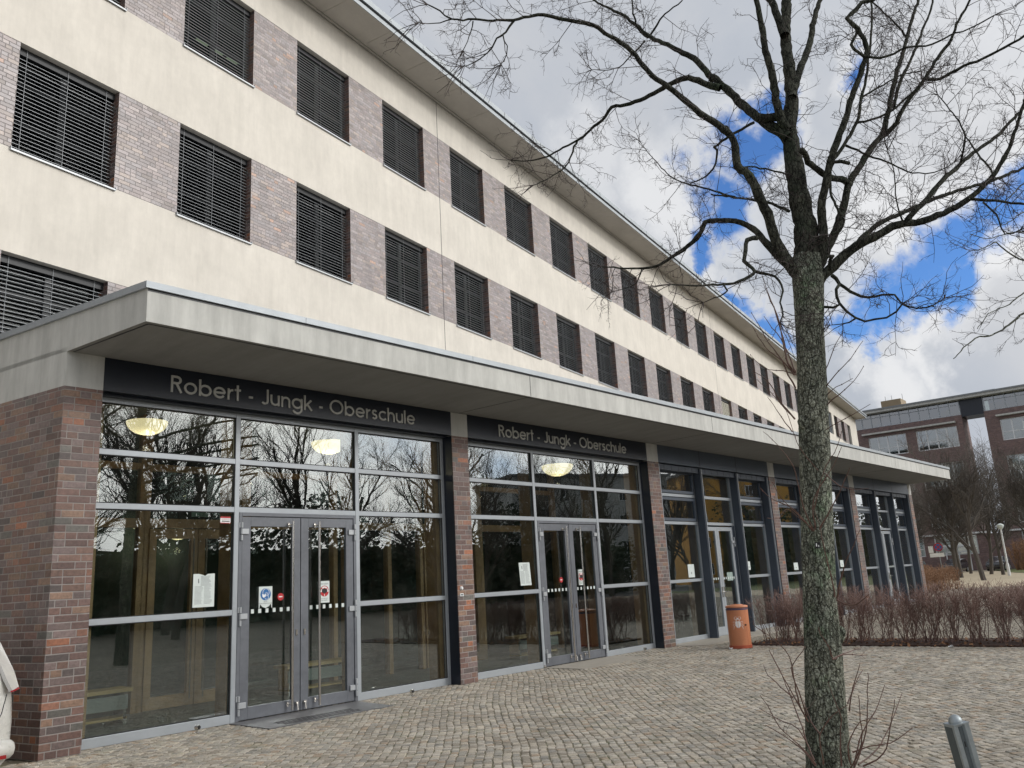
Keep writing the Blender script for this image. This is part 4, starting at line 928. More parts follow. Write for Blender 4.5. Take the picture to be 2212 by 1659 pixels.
LIMBS=[(0,[(3039,-7736,3910),(3084,-7765,4398),(3083,-7751,4691),(3096,-7746,5142),(3105,-7744,5419),(3140,-7776,5604)],1180,620),
(0,[(3088,-7747,5380),(3146,-7789,5632),(3191,-7800,6088),(3213,-7800,6374),(3259,-7827,6663),(3319,-7866,7028),(3388,-7893,7661),(3510,-7975,8415)],620,300),
(0,[(3056,-7756,5348),(2991,-7721,5504),(2931,-7729,5843),(2869,-7723,6128),(2827,-7733,6386),(2795,-7735,6558),(2738,-7734,6849),(2697,-7815,7430)],420,150),
(0,[(3117,-7826,6311),(3120,-7783,6547),(3121,-7747,6732),(3110,-7717,6809),(3158,-7701,7202),(3257,-7697,7882)],400,150),
(0,[(3106,-7814,5665),(3261,-7848,5970),(3433,-7906,6266),(3608,-7946,6633),(3730,-7979,6886),(3896,-8046,7168),(4134,-8099,7730)],400,140),
(0,[(3050,-7748,5273),(3042,-7648,5405),(3024,-7502,5577),(3017,-7378,5764),(3015,-7251,5984),(3002,-7122,6180),(3023,-7122,6148),(3025,-6987,6417),(2990,-6824,6602),(2924,-6573,6849),(2897,-6429,7055),(2865,-6282,7255),(2797,-6058,7473),(2761,-5903,7692)],540,70),
(0,[(3046,-7744,5486),(3005,-7676,5492),(2957,-7598,5499),(2924,-7542,5518)],400,350),
(0,[(2968,-7212,5990),(2948,-7133,6043),(2912,-6987,6162),(2879,-6877,6208),(2836,-6730,6184),(2776,-6516,6123),(2714,-6322,6110),(2669,-6188,6126),(2660,-6113,6053),(2618,-5944,5956),(2581,-5810,5887),(2519,-5617,5832),(2483,-5503,5796),(2408,-5297,5800),(2338,-5109,5858)],340,50),
(0,[(2638,-5761,5922),(2558,-5737,5746),(2461,-5699,5573),(2312,-5612,5445),(2170,-5526,5354)],120,40),
(0,[(3018,-6505,6941),(3017,-6607,7030),(3020,-6705,7104),(3049,-6891,7168),(3043,-6992,7259)],120,50),
(0,[(2984,-6466,6900),(2942,-6334,6795),(2892,-6185,6684),(2834,-6052,6686),(2777,-5921,6733)],100,30),
(0,[(3007,-6493,6934),(2843,-6474,6975),(2696,-6527,7082),(2568,-6596,7183)],140,60),
(0,[(3017,-7711,3954),(2957,-7667,4012),(2904,-7637,4105),(2817,-7595,4290),(2769,-7588,4463),(2676,-7553,4701),(2619,-7527,4834),(2534,-7468,4928),(2500,-7483,5126),(2434,-7446,5246),(2439,-7465,5196),(2333,-7389,5303),(2239,-7319,5375),(2123,-7237,5501),(2018,-7163,5607),(1913,-7086,5699),(1785,-7006,5892),(1701,-6946,5978),(1587,-6861,6061),(1514,-6808,6127),(1390,-6709,6152),(1286,-6626,6169),(1184,-6545,6196),(1080,-6462,6167),(976,-6379,6125),(875,-6298,6118),(754,-6202,6110),(574,-6060,6096),(494,-6002,6165),(414,-5943,6213)],520,50),
(0,[(578,-6056,6101),(498,-5992,6057),(420,-5929,6043),(361,-5882,6045)],60,30),
(0,[(1028,-6346,6170),(993,-6274,6075),(952,-6204,6033),(935,-6162,5957),(895,-6088,5888),(854,-6017,5845),(806,-5937,5825)],110,30),
(0,[(960,-6267,6040),(999,-6246,6005),(1041,-6242,5983),(1077,-6197,5935),(1094,-6117,5895)],60,30),
(0,[(726,-6150,6106),(684,-6156,5979),(642,-6156,5872),(591,-6147,5766)],60,30),
(0,[(2534,-7473,4911),(2707,-7556,4941),(2980,-7683,4931)],60,80),
(0,[(2982,-7671,3979),(2968,-7578,4136),(2948,-7466,4324),(2930,-7367,4492),(2879,-7233,4599),(2832,-7124,4626),(2775,-6997,4639),(2766,-6941,4549),(2723,-6821,4450),(2665,-6680,4372),(2598,-6524,4306),(2537,-6392,4315),(2467,-6244,4342),(2398,-6095,4385)],420,60),
(0,[(2551,-6424,4295),(2514,-6381,4172),(2433,-6288,4122),(2361,-6204,4100)],80,30),
(0,[(2685,-7495,4294),(2585,-7449,4263),(2520,-7451,4146),(2460,-7452,4041),(2446,-7539,3921),(2278,-7473,3813),(2124,-7407,3768),(1976,-7345,3744),(1829,-7286,3721),(1649,-7215,3709)],220,50),
(0,[(2455,-7535,3924),(2501,-7679,3848),(2486,-7733,3707),(2428,-7719,3598),(2400,-7741,3488),(2356,-7727,3417)],140,50),
(0,[(2093,-7422,3756),(2089,-7451,3694),(2017,-7413,3639),(1888,-7339,3582)],80,30),
(0,[(3394,-6787,5196),(3336,-6970,5085),(3250,-7218,4941),(3136,-7488,4760),(3033,-7668,4589)],60,140),
(0,[(3555,-6973,5140),(3491,-6682,5335),(3436,-6464,5467),(3409,-6316,5619),(3403,-6161,5873),(3403,-6033,6106)],120,30),
(0,[(3446,-6541,5415),(3406,-6755,5412),(3344,-6897,5468),(3247,-6976,5548),(3192,-6973,5561),(3148,-7128,5568),(3109,-7260,5568),(3049,-7457,5553)],60,140),
(0,[(3060,-7165,4684),(3005,-7077,4705),(2908,-6926,4706),(2888,-6876,4594),(2834,-6784,4503),(2765,-6672,4437)],200,160),
(0,[(3061,-7761,3950),(3109,-7884,4224),(3084,-7929,4555),(3104,-8012,4818),(3127,-8090,5042),(3173,-8200,5277),(3211,-8305,5542),(3245,-8382,5701),(3264,-8438,5848),(3270,-8457,5902),(3208,-8429,6099),(3167,-8398,6148),(3132,-8372,6198),(3179,-8452,6271),(3204,-8498,6329),(3255,-8580,6334),(3320,-8686,6403)],470,150),
(0,[(3241,-8442,5827),(3203,-8399,5884),(3171,-8362,5963),(3206,-8403,6051),(3227,-8427,6126)],140,120),
(0,[(3250,-8453,5834),(3278,-8541,5788),(3316,-8656,5793),(3342,-8741,5821),(3401,-8927,5784),(3441,-9066,5820),(3481,-9199,5829),(3533,-9391,5883)],120,50),
(0,[(3166,-8051,4970),(3269,-8126,5110),(3420,-8230,5365),(3510,-8276,5612),(3593,-8321,5830),(3715,-8379,6211),(3812,-8415,6569),(3892,-8430,6941)],180,80),
(0,[(3437,-8211,5366),(3493,-8340,5377),(3543,-8460,5405),(3614,-8651,5528),(3647,-8759,5628)],120,80),
(0,[(3606,-8253,5680),(3740,-8332,5781),(3975,-8475,5948),(4168,-8596,6043)],100,60),
(0,[(3076,-7779,3949),(3310,-7919,4355),(3416,-7978,4570),(3549,-8044,4887),(3653,-8114,5048),(3806,-8219,5278),(3900,-8289,5395),(3972,-8331,5548),(4072,-8381,5809),(4193,-8446,6112),(4297,-8508,6349),(4377,-8556,6534),(4493,-8624,6819),(4581,-8680,7011),(4685,-8735,7308)],450,110),
(0,[(3906,-8294,5395),(3949,-8393,5464),(3979,-8505,5632),(4025,-8636,5781),(4050,-8710,5869),(4087,-8832,6033),(4123,-8932,6143),(4147,-9051,6350),(4176,-9161,6515),(4188,-9231,6644)],240,90),
(0,[(3885,-8728,5776),(3924,-8852,5733),(3945,-8927,5761),(3977,-9039,5798),(4022,-9192,5819),(4054,-9310,5851),(4105,-9506,5919),(4136,-9629,5953)],150,100),
(0,[(4117,-8385,5746),(4243,-8445,6020),(4405,-8539,6301),(4558,-8627,6589),(4661,-8686,6786),(4772,-8749,7006),(4862,-8786,7252)],180,90),
(0,[(4396,-8554,6554),(4251,-8501,6670),(4094,-8438,6775),(3992,-8394,6831)],120,70),
(0,[(3563,-8051,4874),(3424,-8023,4896),(3275,-7981,4875),(3095,-7947,4898),(2935,-7921,4922),(2848,-7937,4970),(2799,-7932,4981)],300,260),
(0,[(3246,-7991,4861),(3185,-7990,4695),(3156,-8040,4510),(3143,-8080,4393),(3072,-8051,4284),(2990,-8000,4249)],120,100),
(0,[(3109,-7985,4830),(3121,-8075,4929),(3140,-8133,4920),(3157,-8193,4883)],180,160),
(0,[(3091,-7795,3906),(3201,-8031,4120),(3261,-8149,4195),(3332,-8286,4253),(3380,-8379,4306),(3426,-8466,4318),(3470,-8549,4309),(3526,-8657,4331),(3595,-8790,4381),(3663,-8925,4451),(3719,-9044,4550),(3752,-9117,4617),(3796,-9240,4793),(3813,-9302,4913),(3835,-9433,5217)],500,100),
(0,[(3419,-8495,4333),(3522,-8569,4451),(3623,-8643,4556),(3777,-8753,4738),(3921,-8862,4878),(4037,-8950,4988),(4250,-9116,5165),(4420,-9246,5345),(4555,-9348,5494)],260,120),
(0,[(3308,-8062,4194),(3457,-8127,4328),(3642,-8217,4469),(3900,-8354,4604),(4163,-8497,4742),(4424,-8643,4859),(4686,-8794,4961),(4952,-8950,5066),(5314,-9163,5241),(5606,-9341,5368)],240,120),
(0,[(3544,-8945,4405),(3586,-9064,4362),(3626,-9181,4319),(3671,-9315,4265),(3713,-9446,4211)],130,80),
(0,[(3560,-9040,4348),(3588,-9091,4259),(3598,-9118,4172),(3599,-9140,4047),(3666,-9239,4072)],90,50),
(0,[(3888,-8884,4886),(3823,-8967,5074),(3699,-8948,5208),(3593,-8917,5293),(3490,-8883,5365)],100,40),
(0,[(3827,-8967,5076),(3777,-9038,4868),(3728,-9118,4664),(3699,-9124,4595)],60,80),
(0,[(3394,-8466,4336),(3314,-8468,4504),(3234,-8506,4741),(3160,-8502,4884)],80,30),
(0,[(3469,-8095,5215),(3500,-8182,5145),(3534,-8288,5040),(3579,-8416,4945),(3609,-8518,4843),(3657,-8646,4788),(3700,-8758,4795),(3739,-8865,4839)],120,40),
(0,[(3065,-7935,3921),(3062,-7985,3830),(3070,-8058,3745),(3085,-8132,3686),(3114,-8238,3663),(3150,-8371,3648),(3142,-8407,3573),(3147,-8455,3525),(3177,-8577,3490),(3206,-8708,3535)],180,40),
(0,[(2995,-8006,3803),(2962,-7986,3759),(2942,-7988,3689),(2936,-8003,3628),(2942,-8042,3555),(2961,-8102,3484),(2985,-8163,3442),(3015,-8230,3449),(3051,-8309,3449),(3081,-8380,3486),(3096,-8428,3539)],140,70),
(0,[(2976,-7984,3628),(3014,-7921,3630),(3071,-7819,3675)],90,120),
(0,[(3007,-8096,3495),(3012,-8030,3472),(3013,-7960,3476),(3013,-7874,3489)],80,30),
(0,[(2956,-7961,3933),(2913,-7992,4007),(2909,-8019,4026),(2853,-7994,4014)],160,140),
(1,[(2743,-7639,3090),(2667,-7619,3163),(2597,-7642,3298),(2527,-7653,3416),(2428,-7665,3571),(2297,-7659,3740)],160,35),
(1,[(2564,-7661,3137),(2535,-7657,3274),(2504,-7661,3463),(2450,-7639,3646),(2395,-7618,3848)],120,35),
(1,[(2736,-7631,3072),(2594,-7586,3212),(2492,-7556,3317),(2379,-7538,3460),(2314,-7525,3539)],120,35),
(1,[(2695,-7660,3087),(2698,-7580,3376),(2678,-7521,3488),(2665,-7472,3600)],120,35),
(1,[(2782,-7607,2977),(2675,-7603,3069),(2580,-7614,3167),(2388,-7570,3259),(2214,-7563,3395)],120,35),
(1,[(2797,-7624,3083),(2706,-7560,3119),(2600,-7481,3128),(2510,-7422,3198),(2471,-7401,3250)],80,35),
(1,[(2707,-7597,2713),(2606,-7585,2782),(2513,-7572,2842),(2371,-7573,2961),(2192,-7537,3044)],120,35),
(1,[(2636,-7591,2603),(2507,-7574,2712),(2402,-7564,2804),(2340,-7555,2853)],80,35),
(1,[(2707,-7597,2713),(2560,-7536,2863),(2514,-7518,2913),(2393,-7463,3021)],80,35),
(1,[(3001,-7784,3117),(2958,-7863,3211),(2913,-7938,3303),(2878,-8023,3384)],70,35),
(1,[(2991,-7773,2982),(2935,-7883,3050),(2850,-8056,3140),(2760,-8193,3232)],80,35),
(1,[(2982,-7762,2826),(2947,-7890,2890),(2900,-8038,2969),(2846,-8140,3052)],80,35),
(1,[(2990,-7771,2910),(2944,-7874,2955),(2886,-8033,2985)],60,35),
(1,[(2911,-7756,2620),(2895,-7867,2661),(2868,-8053,2720),(2851,-8146,2752)],60,35),
(1,[(3029,-7816,3474),(2997,-7886,3533),(2954,-7958,3607)],50,35),
(1,[(2677,-7639,1826),(2546,-7633,2012),(2385,-7666,2303),(2238,-7633,2453),(2104,-7589,2552)],100,35),
(1,[(2677,-7639,1826),(2529,-7607,1931),(2323,-7565,2074),(2215,-7563,2182)],100,35),
(1,[(2670,-7631,1826),(2467,-7588,1993),(2278,-7519,2067),(2149,-7487,2157)],90,35),
(1,[(2685,-7648,1836),(2617,-7676,1989),(2593,-7735,2107),(2590,-7889,2287),(2573,-7977,2420)],100,35),
(1,[(2706,-7672,1834),(2674,-7791,1979),(2650,-7878,2083),(2598,-8006,2262)],110,35),
(1,[(2665,-7625,1848),(2445,-7543,1997),(2364,-7515,1926),(2262,-7465,1933)],70,35),
(1,[(2684,-7723,1330),(2655,-7732,1451),(2593,-7733,1654),(2552,-7741,1816),(2495,-7735,1980)],100,35),
(1,[(2743,-7715,1317),(2691,-7825,1546),(2676,-7886,1644),(2654,-7994,1807)],130,35),
(1,[(2742,-7714,1307),(2706,-7779,1278),(2669,-7873,1272),(2599,-8007,1345)],120,50),
(1,[(2692,-7657,1993),(2622,-7813,2289),(2616,-7905,2392),(2584,-7990,2534)],70,35),
(1,[(2741,-7712,2288),(2542,-7674,2451),(2442,-7679,2570),(2328,-7694,2716)],70,35),
(1,[(2774,-7750,2264),(2759,-7848,2155),(2764,-7934,2113),(2779,-8062,2110)],80,35),
(1,[(2380,-7525,489),(2289,-7514,624),(2184,-7548,863),(2100,-7548,1005),(1853,-7451,1199)],100,40),
(1,[(2380,-7525,489),(2288,-7478,684),(2187,-7427,902),(2145,-7407,1000)],100,40),
(1,[(2370,-7514,307),(2383,-7458,505),(2391,-7376,773),(2382,-7299,966)],100,40),
(1,[(2323,-7459,658),(2435,-7303,733),(2496,-7209,778),(2578,-7142,845)],100,40),
(1,[(2376,-7521,530),(2241,-7547,713),(2149,-7558,826),(2112,-7570,882),(2074,-7706,1029)],100,40),
(1,[(2389,-7536,205),(2296,-7472,346),(2187,-7392,479),(2125,-7359,619),(2078,-7329,700)],100,40),
(1,[(2388,-7535,195),(2382,-7452,300),(2354,-7339,388),(2318,-7224,459)],100,40),
(1,[(2385,-7531,235),(2496,-7396,411),(2514,-7232,472),(2530,-7087,538)],100,40),
(1,[(2548,-7719,170),(2487,-7843,352),(2363,-7908,563),(2281,-7946,694)],100,40),
(1,[(2562,-7736,169),(2603,-7843,413),(2589,-7919,807)],100,40),
(1,[(2562,-7736,169),(2678,-7780,377),(2803,-7856,518),(2913,-7911,685)],100,40),
(1,[(2585,-7762,189),(2793,-7830,259),(2983,-7873,376),(3248,-7916,584)],100,40),
(1,[(2606,-7785,177),(2599,-7938,271),(2525,-8037,458),(2487,-8077,545),(2437,-8125,652)],100,40),
(1,[(2565,-7739,271),(2620,-7843,310),(2686,-7970,328),(2754,-8109,427)],100,40),
(1,[(2826,-7658,504),(2814,-7688,603),(2810,-7743,735),(2810,-7793,844)],100,40),
(1,[(2823,-7655,558),(2960,-7681,682),(3072,-7713,770)],100,40),
(1,[(2424,-7576,202),(2283,-7643,431),(2244,-7763,563),(2229,-7885,640)],100,40),
(1,[(2507,-7672,185),(2483,-7706,423),(2484,-7728,505),(2427,-7709,675),(2399,-7700,761)],100,40),
(1,[(2533,-7702,902),(2636,-7745,925),(2718,-7781,917),(2849,-7838,897)],100,40),
(1,[(2541,-7710,902),(2728,-7710,921),(3081,-7723,932)],100,40),
(1,[(2534,-7703,913),(2389,-7740,1011),(2228,-7761,1097),(2147,-7791,1154)],100,40),
(1,[(2550,-7722,192),(2519,-7731,318),(2548,-7830,482),(2600,-7931,500)],100,40),
(1,[(2429,-7581,403),(2452,-7516,477),(2473,-7491,525),(2515,-7451,611)],100,40)]
EDGE=[([(8603,-9135,5246),(8093,-8820,5079),(7837,-8669,5090),(7589,-8541,5190),(7450,-8480,5281),(7233,-8353,5183),(7028,-8232,5119)],200,40),
([(8658,-9198,5637),(8172,-8931,5484),(7791,-8729,5440),(7502,-8576,5369),(7213,-8426,5278),(6959,-8306,5307)],160,40),
([(8501,-9017,4802),(8062,-8777,4516),(7704,-8573,4400),(7435,-8432,4230),(7126,-8267,4077),(6919,-8154,4036),(6538,-7973,3766)],250,50),
([(8480,-8992,4933),(8148,-8760,4792),(7904,-8589,4704),(7641,-8415,4521),(7449,-8284,4438),(7214,-8142,4214)],160,40),
([(8729,-9280,6443),(8353,-9040,6266),(8005,-8820,6129),(7775,-8686,5936),(7529,-8543,5746),(7330,-8428,5596)],160,40),
([(8650,-9189,5872),(8190,-8928,5786),(7887,-8759,5717),(7628,-8623,5556),(7386,-8493,5432)],140,40)]
# ================================================================ trees
def wander(p, d, L, n, r, rg, jit=.35, up=.0):
    pts = [Vector(p)]; d = Vector(d).normalized()
    for k in range(n):
        d = (d+Vector((rg.gauss(0,jit), rg.gauss(0,jit), rg.gauss(0,jit)))*.6+Vector((0,0,up))).normalized(); pts.append(pts[-1]+d*(L/n))
    return pts
def twigs(q, pts, rg, dens, L, r, level, outward=None, sides=3):
    """fine side shoots off a branch; each repeats the rule once or twice"""
    for a, b_ in zip(pts, pts[1:]):
        seg = (b_-a); n = seg.length*dens; cnt = int(n)+(rg.random() < n-int(n))
        for _ in range(cnt):
            p = a+seg*rg.random(); ax = seg.normalized(); o = ax.orthogonal(); o.rotate(Matrix.Rotation(rg.uniform(0, 2*pi), 3, ax))
            d = (ax*rg.uniform(.3, .9)+o.normalized()*rg.uniform(.6, 1.)); ll = L*rg.uniform(.45, 1.25)
            w = wander(p, d, ll, 4 if level else 3, r, rg, .42, .03)
            q.tube(w, [r*(1-.6*k/(len(w)-1)) for k in range(len(w))], sides, cap=False)
            if level: twigs(q, w[1:] if len(w) > 3 else w, rg, dens*2.6, L*.42, r*.62, level-1, None, 3)
rg = random.Random(11)
tree = thing('street_tree', 'large bare tree with lichened bark standing in the cobbles near the camera', 'tree', (2.797,-7.457,0))
iv = tree.matrix_world.inverted()
trk = [(2.78,-7.44,-.06,.215),(2.797,-7.457,.0,.185),(2.80,-7.462,.127,.162),(2.82,-7.48,.45,.150),(2.85,-7.518,.948,.138),(2.866,-7.536,1.291,.128),(2.889,-7.562,1.643,.123),(2.924,-7.604,2.187,.120),(2.964,-7.649,2.752,.119),(2.994,-7.685,3.22,.116),(3.013,-7.707,3.541,.115),(3.033,-7.729,3.786,.124),(3.041,-7.739,3.931,.128),(3.06,-7.75,4.15,.112)]
def barktube(q, pts, n, rough, rgx):
    # dense tube whose radius is broken by low bumps
    P = []; 
    for (a, b_) in zip(pts, pts[1:]):
        m = max(1, int((Vector(b_[:3])-Vector(a[:3])).length/.05))
        for k in range(m): f = k/m; P.append([a[i]+(b_[i]-a[i])*f for i in range(4)])
    P.append(list(pts[-1])); ph = [rgx.uniform(0, 6) for _ in range(6)]
    prev = None; nx = None
    for i, (x, y, z, r) in enumerate(P):
        j = min(i+1, len(P)-1); k0 = max(i-1, 0); d = (Vector(P[j][:3])-Vector(P[k0][:3])).normalized()
        nx = d.orthogonal().normalized() if nx is None else (nx-d*nx.dot(d)).normalized(); ny = d.cross(nx); ring = []
        for k in range(n):
            a = 2*pi*k/n; s = i*.05
            rr = r*(1+rough*(.5*sin(3*a+ph[0]+s*1.3)+.35*sin(5*a+ph[1]-s*2.1)+.3*sin(2*a+s*3.+ph[2])+.25*sin(9*a+s*7+ph[3])+.3*rgx.uniform(-1,1)))
            ring.append(q.av(Vector((x,y,z))+nx*(rr*cos(a))+ny*(rr*sin(a))))
        if prev:
            for k in range(n): q.f.append([prev[k],prev[(k+1)%n],ring[(k+1)%n],ring[k]]); q.mi.append(0)
        prev = ring
    q.f.append(prev); q.mi.append(0)
q = MB(); q.M = iv; barktube(q, trk, 28, .045, rg)
for (x, y, z, r) in ((2.875,-7.60,2.70,.055),(2.90,-7.68,2.66,.045),(2.80,-7.585,1.60,.045),(2.925,-7.615,1.03,.05),(2.92,-7.64,1.06,.04),(2.87,-7.57,.55,.04)):   # burls
    m = 7
    rings = []
    for i in range(m+1):
        a = pi*i/m; rings.append([q.av((x+r*sin(a)*cos(2*pi*k/10)*(1+.15*rg.uniform(-1,1)), y+r*sin(a)*sin(2*pi*k/10)*(1+.15*rg.uniform(-1,1)), z+r*1.2*cos(a))) for k in range(10)])
    for a, b_ in zip(rings, rings[1:]):
        for k in range(10): q.f.append([a[k],b_[k],b_[(k+1)%10],a[(k+1)%10]]); q.mi.append(0)
part(q, 'trunk', 'bark', tree, smooth='all')
ql = MB(); ql.M = iv; qt = MB(); qt.M = iv; qs = MB(); qs.M = iv
def dens_pts(P, r0, r1, step, kink, rgx):
    P = [Vector(p)/1000 for p in P]; out = [P[0]]; 
    tot = sum((b_-a).length for a, b_ in zip(P, P[1:]))
    for i, (a, b_) in enumerate(zip(P, P[1:])):
        n = max(1, int((b_-a).length/step)); pm = P[i-1] if i else a; pn = P[i+2] if i+2 < len(P) else b_
        for k in range(1, n+1):
            t = k/n; c = .5*((2*a)+(b_-pm)*t+(2*pm-5*a+4*b_-pn)*t*t+(3*a-pm-3*b_+pn)*t**3)
            out.append(c+Vector((rgx.gauss(0,kink), rgx.gauss(0,kink), rgx.gauss(0,kink))) if k < n else c)
    m = len(out)-1; rad = [(r0+(r1-r0)*(i/m)**.72)/1e4*(1+rgx.uniform(-.07,.09)) for i in range(m+1)]
    return out, rad
for kind, P, r0, r1 in LIMBS:
    if kind:                                         # water shoots
        pts, rad = dens_pts(P, r0*.62, r1*.55, .05, .0025, rg); qs.tube(pts, rad, 6); twigs(qs, pts[len(pts)//4:], rg, 3.2, .09, .0018, 0)
        for p_, r_ in list(zip(pts, rad))[3::4]: qs.tube([p_-Vector((0,0,.005)), p_+Vector((0,0,.006))], [r_*1.5, r_*1.2], 5)
        continue
    pts, rad = dens_pts(P, r0, r1, .045, .0035, rg)
    big = r0 > 300
    if big: barktube(ql, [tuple(p_)+(r_,) for p_, r_ in zip(pts, rad)], 12, .05, rg)
    else: ql.tube(pts, rad, 7)
    thin = [p_ for p_, r_ in zip(pts, rad) if r_ < .022]
    thick = [p_ for p_, r_ in zip(pts, rad) if r_ >= .022]
    if len(thin) > 1: twigs(qt, thin, rg, 7.5, .42, .0040, 2)
    if len(thick) > 1: twigs(qt, thick, rg, 4.0, .42, .0040, 2)
    tip = pts[-1]; d = (pts[-1]-pts[-3]).normalized()
    if rad[-1] < .012:
        for _ in range(5): w = wander(tip, d+Vector((rg.gauss(0,.5), rg.gauss(0,.5), rg.gauss(0,.5))), .35, 5, .003, rg, .4); qt.tube(w, [.004,.0034,.003,.0026,.002,.0016], 3, cap=False); twigs(qt, w, rg, 8, .12, .002, 1)
limbs = part(ql, 'limb', 'limb_bark_backlit', tree, smooth='all'); part(qt, 'crown', 'twig_bark', tree); part(qs, 'water_shoot', 'shoot_red', tree)
q = MB(); q.M = Matrix.Translation(-tree.matrix_world.translation) ; q.box(2.86, 2.93, -7.715, -7.708, 1.68, 1.75)
tg = MB(); tg.box(-.02, .02, -.003, .003, -.022, .022); tg.box(-.012, -.004, -.0045, -.003, -.01, .014, 1); tg.box(.004, .010, -.0045, -.003, -.014, .0, 1)
D_ = Vector((2.895,-7.565,1.72)); dirc = (Vector((-3.71,-10.193,1.72))-D_).normalized(); pos = D_+dirc*.126+Vector((dirc.y*-.04, dirc.x*.04, 0))*0
part(tg, 'number_tag', ['ink_black', 'white_sign'], tree, iv @ Matrix.Translation(pos) @ Matrix.Rotation(math.atan2(dirc.y, dirc.x)+pi/2, 4, 'Z'))
# a second tree just outside the right edge reaches into the frame
t2 = thing('street_tree', 'bare tree beyond the right edge, only thin branch ends hang into view', 'tree', (6.9,-13.1,0)); iv2 = t2.matrix_world.inverted()
q = MB(); q.M = iv2; barktube(q, [(6.9,-13.1,-.05,.2),(6.92,-13.1,1,.16),(6.95,-13.05,3,.15),(7.0,-13.0,5,.13),(7.1,-12.9,7.5,.09),(7.2,-12.8,10,.04)], 14, .04, rg); part(q, 'trunk', 'bark', t2, smooth='all')
ql = MB(); ql.M = iv2; qt = MB(); qt.M = iv2
for P, r0, r1 in EDGE:
    pts, rad = dens_pts(P, r0, r1, .06, .005, rg); root = Vector((7.0,-13.0,max(2.5, min(7, pts[0].z-.4)))); ql.tube([root]+[root.lerp(pts[0], f)+Vector((0,0,.12*sin(pi*f))) for f in (.3,.6,.85)]+pts, [.05,.04,.033,.028]+rad, 6); twigs(qt, pts, rg, 5.5, .40, .0045, 2)
part(ql, 'limb', 'bark', t2, smooth='all'); part(qt, 'crown', 'twig_bark', t2)
# ---- generic bare trees for the middle distance and for what the glass mirrors
def baretree(H, seed, lab, loc, spread=.55, tw=.009, group=None, N=(9,8,7,6)):
    rgx = random.Random(seed); t = thing('bare_tree', lab, 'tree', loc, 0, group); a = MB(); c = MB()
    def rec(p, d, L, r, lev):
        w = wander(p, d, L, 5, r, rgx, .16, .05); rr = [r*(1-.45*k/5) for k in range(6)]
        (a if lev < 3 else c).tube(w, rr, 7 if lev < 2 else 4 if lev < 3 else 3, cap=False)
        if lev >= 4: return
        n = N[lev]
        for k in range(n):
            f = (.28 if lev == 0 else .15)+(.85 if lev else .72)*(k+rgx.random())/n; f = min(f, .99); i = int(f*5); pp = w[i].lerp(w[i+1], f*5-i) if i < 5 else w[5]
            ax = (w[min(i+1,5)]-w[min(i,4)]).normalized(); o = ax.orthogonal(); o.rotate(Matrix.Rotation(rgx.uniform(0,2*pi), 3, ax))
            nd = (ax*rgx.uniform(.55,1.0)+o.normalized()*spread*rgx.uniform(.8,1.6)+Vector((0,0,.25))).normalized()
            rec(pp, nd, L*rgx.uniform(.42,.66), max(rr[i]*.55, tw*.5 if lev > 1 else tw), lev+1)
    rec((0,0,-.1), (0,0,1), H*.62, H*.0165, 0)
    part(a, 'trunk', 'far_bark', t); part(c, 'crown', 'far_bark', t); return t
GB = 'bare trees in front of the brick building'
bt = [baretree(10.6, 21, 'tall bare tree, its wide crown filling the gap in the brick building', (60.3,4.3,0), .75, .013, GB), baretree(9.5, 22, 'bare tree with a straight dark trunk, left of the widest crowned tree', (63.0,6.6,0), .7, .013, GB)]
spots = [((71.5,8.4),1.0,1,'bare tree between the parked dark cars and the school corner'),((80.0,8.1),.95,0,'slim bare tree right of the widest crowned tree'),((75.8,6.3),1.0,1,'bare tree just left of the pale lamp post'),((86.5,6.0),1.05,0,'bare tree at the right edge in front of the brick building'),((74,12.8),.95,0,'leftmost bare tree close behind the end of the canopy'),((88,11.6),1.0,1,'far bare tree in front of the parked dark car'),((68,10.9),.9,1,'bare tree just right of the end brick pier'),((66,1.4),.95,0,'bare tree at the right picture edge beside the sandy path')]
for (x, y), s, v, lb in spots:
    c = copy_tree(bt[v], None, Matrix.Translation((x, y, 0)) @ Matrix.Rotation(x*1.7, 4, 'Z') @ Matrix.Scale(s, 4)); c['label'] = lb
GM = 'bare park trees mirrored in the entrance glass'
m0 = baretree(14., 31, 'bare park tree opposite the school, mirrored in the entrance glass', (9,-30,0), .5, .012, GM, (8,6,6,4)); m1 = baretree(12., 32, 'bare park tree opposite the school, mirrored in the entrance glass', (15,-26,0), .55, .012, GM, (8,6,6,4))
mir = [((44,-29),1.0,1),((60,-34),1.1,0),((66,-29),1.,1),((74,-36),1.1,0),((57,-41),1.2,1),((83,-30),1.,0),((17,-31),1.1,1),((36,-27),.9,1),((20,-36),1.1,0),((27,-30),1.0,1),((33,-42),1.2,0),((38,-33),1.,1),((2,-34),1.1,1),((24,-47),1.3,0),((46,-40),1.1,0),((14,-40),1.2,1),((-6,-29),1.0,0),((53,-31),1.0,1),((6,-45),1.25,0),((30,-24),.95,1)]
for k, ((x, y), s, v) in enumerate(mir):
    c = copy_tree((m0, m1)[v], None, Matrix.Translation((x, y, 0)) @ Matrix.Rotation(k*2.1, 4, 'Z') @ Matrix.Scale(s, 4)); c['label'] = 'bare park tree opposite the school, mirrored in the entrance glass'
m0['label'] = m1['label'] = 'bare park tree opposite the school, mirrored in the entrance glass'
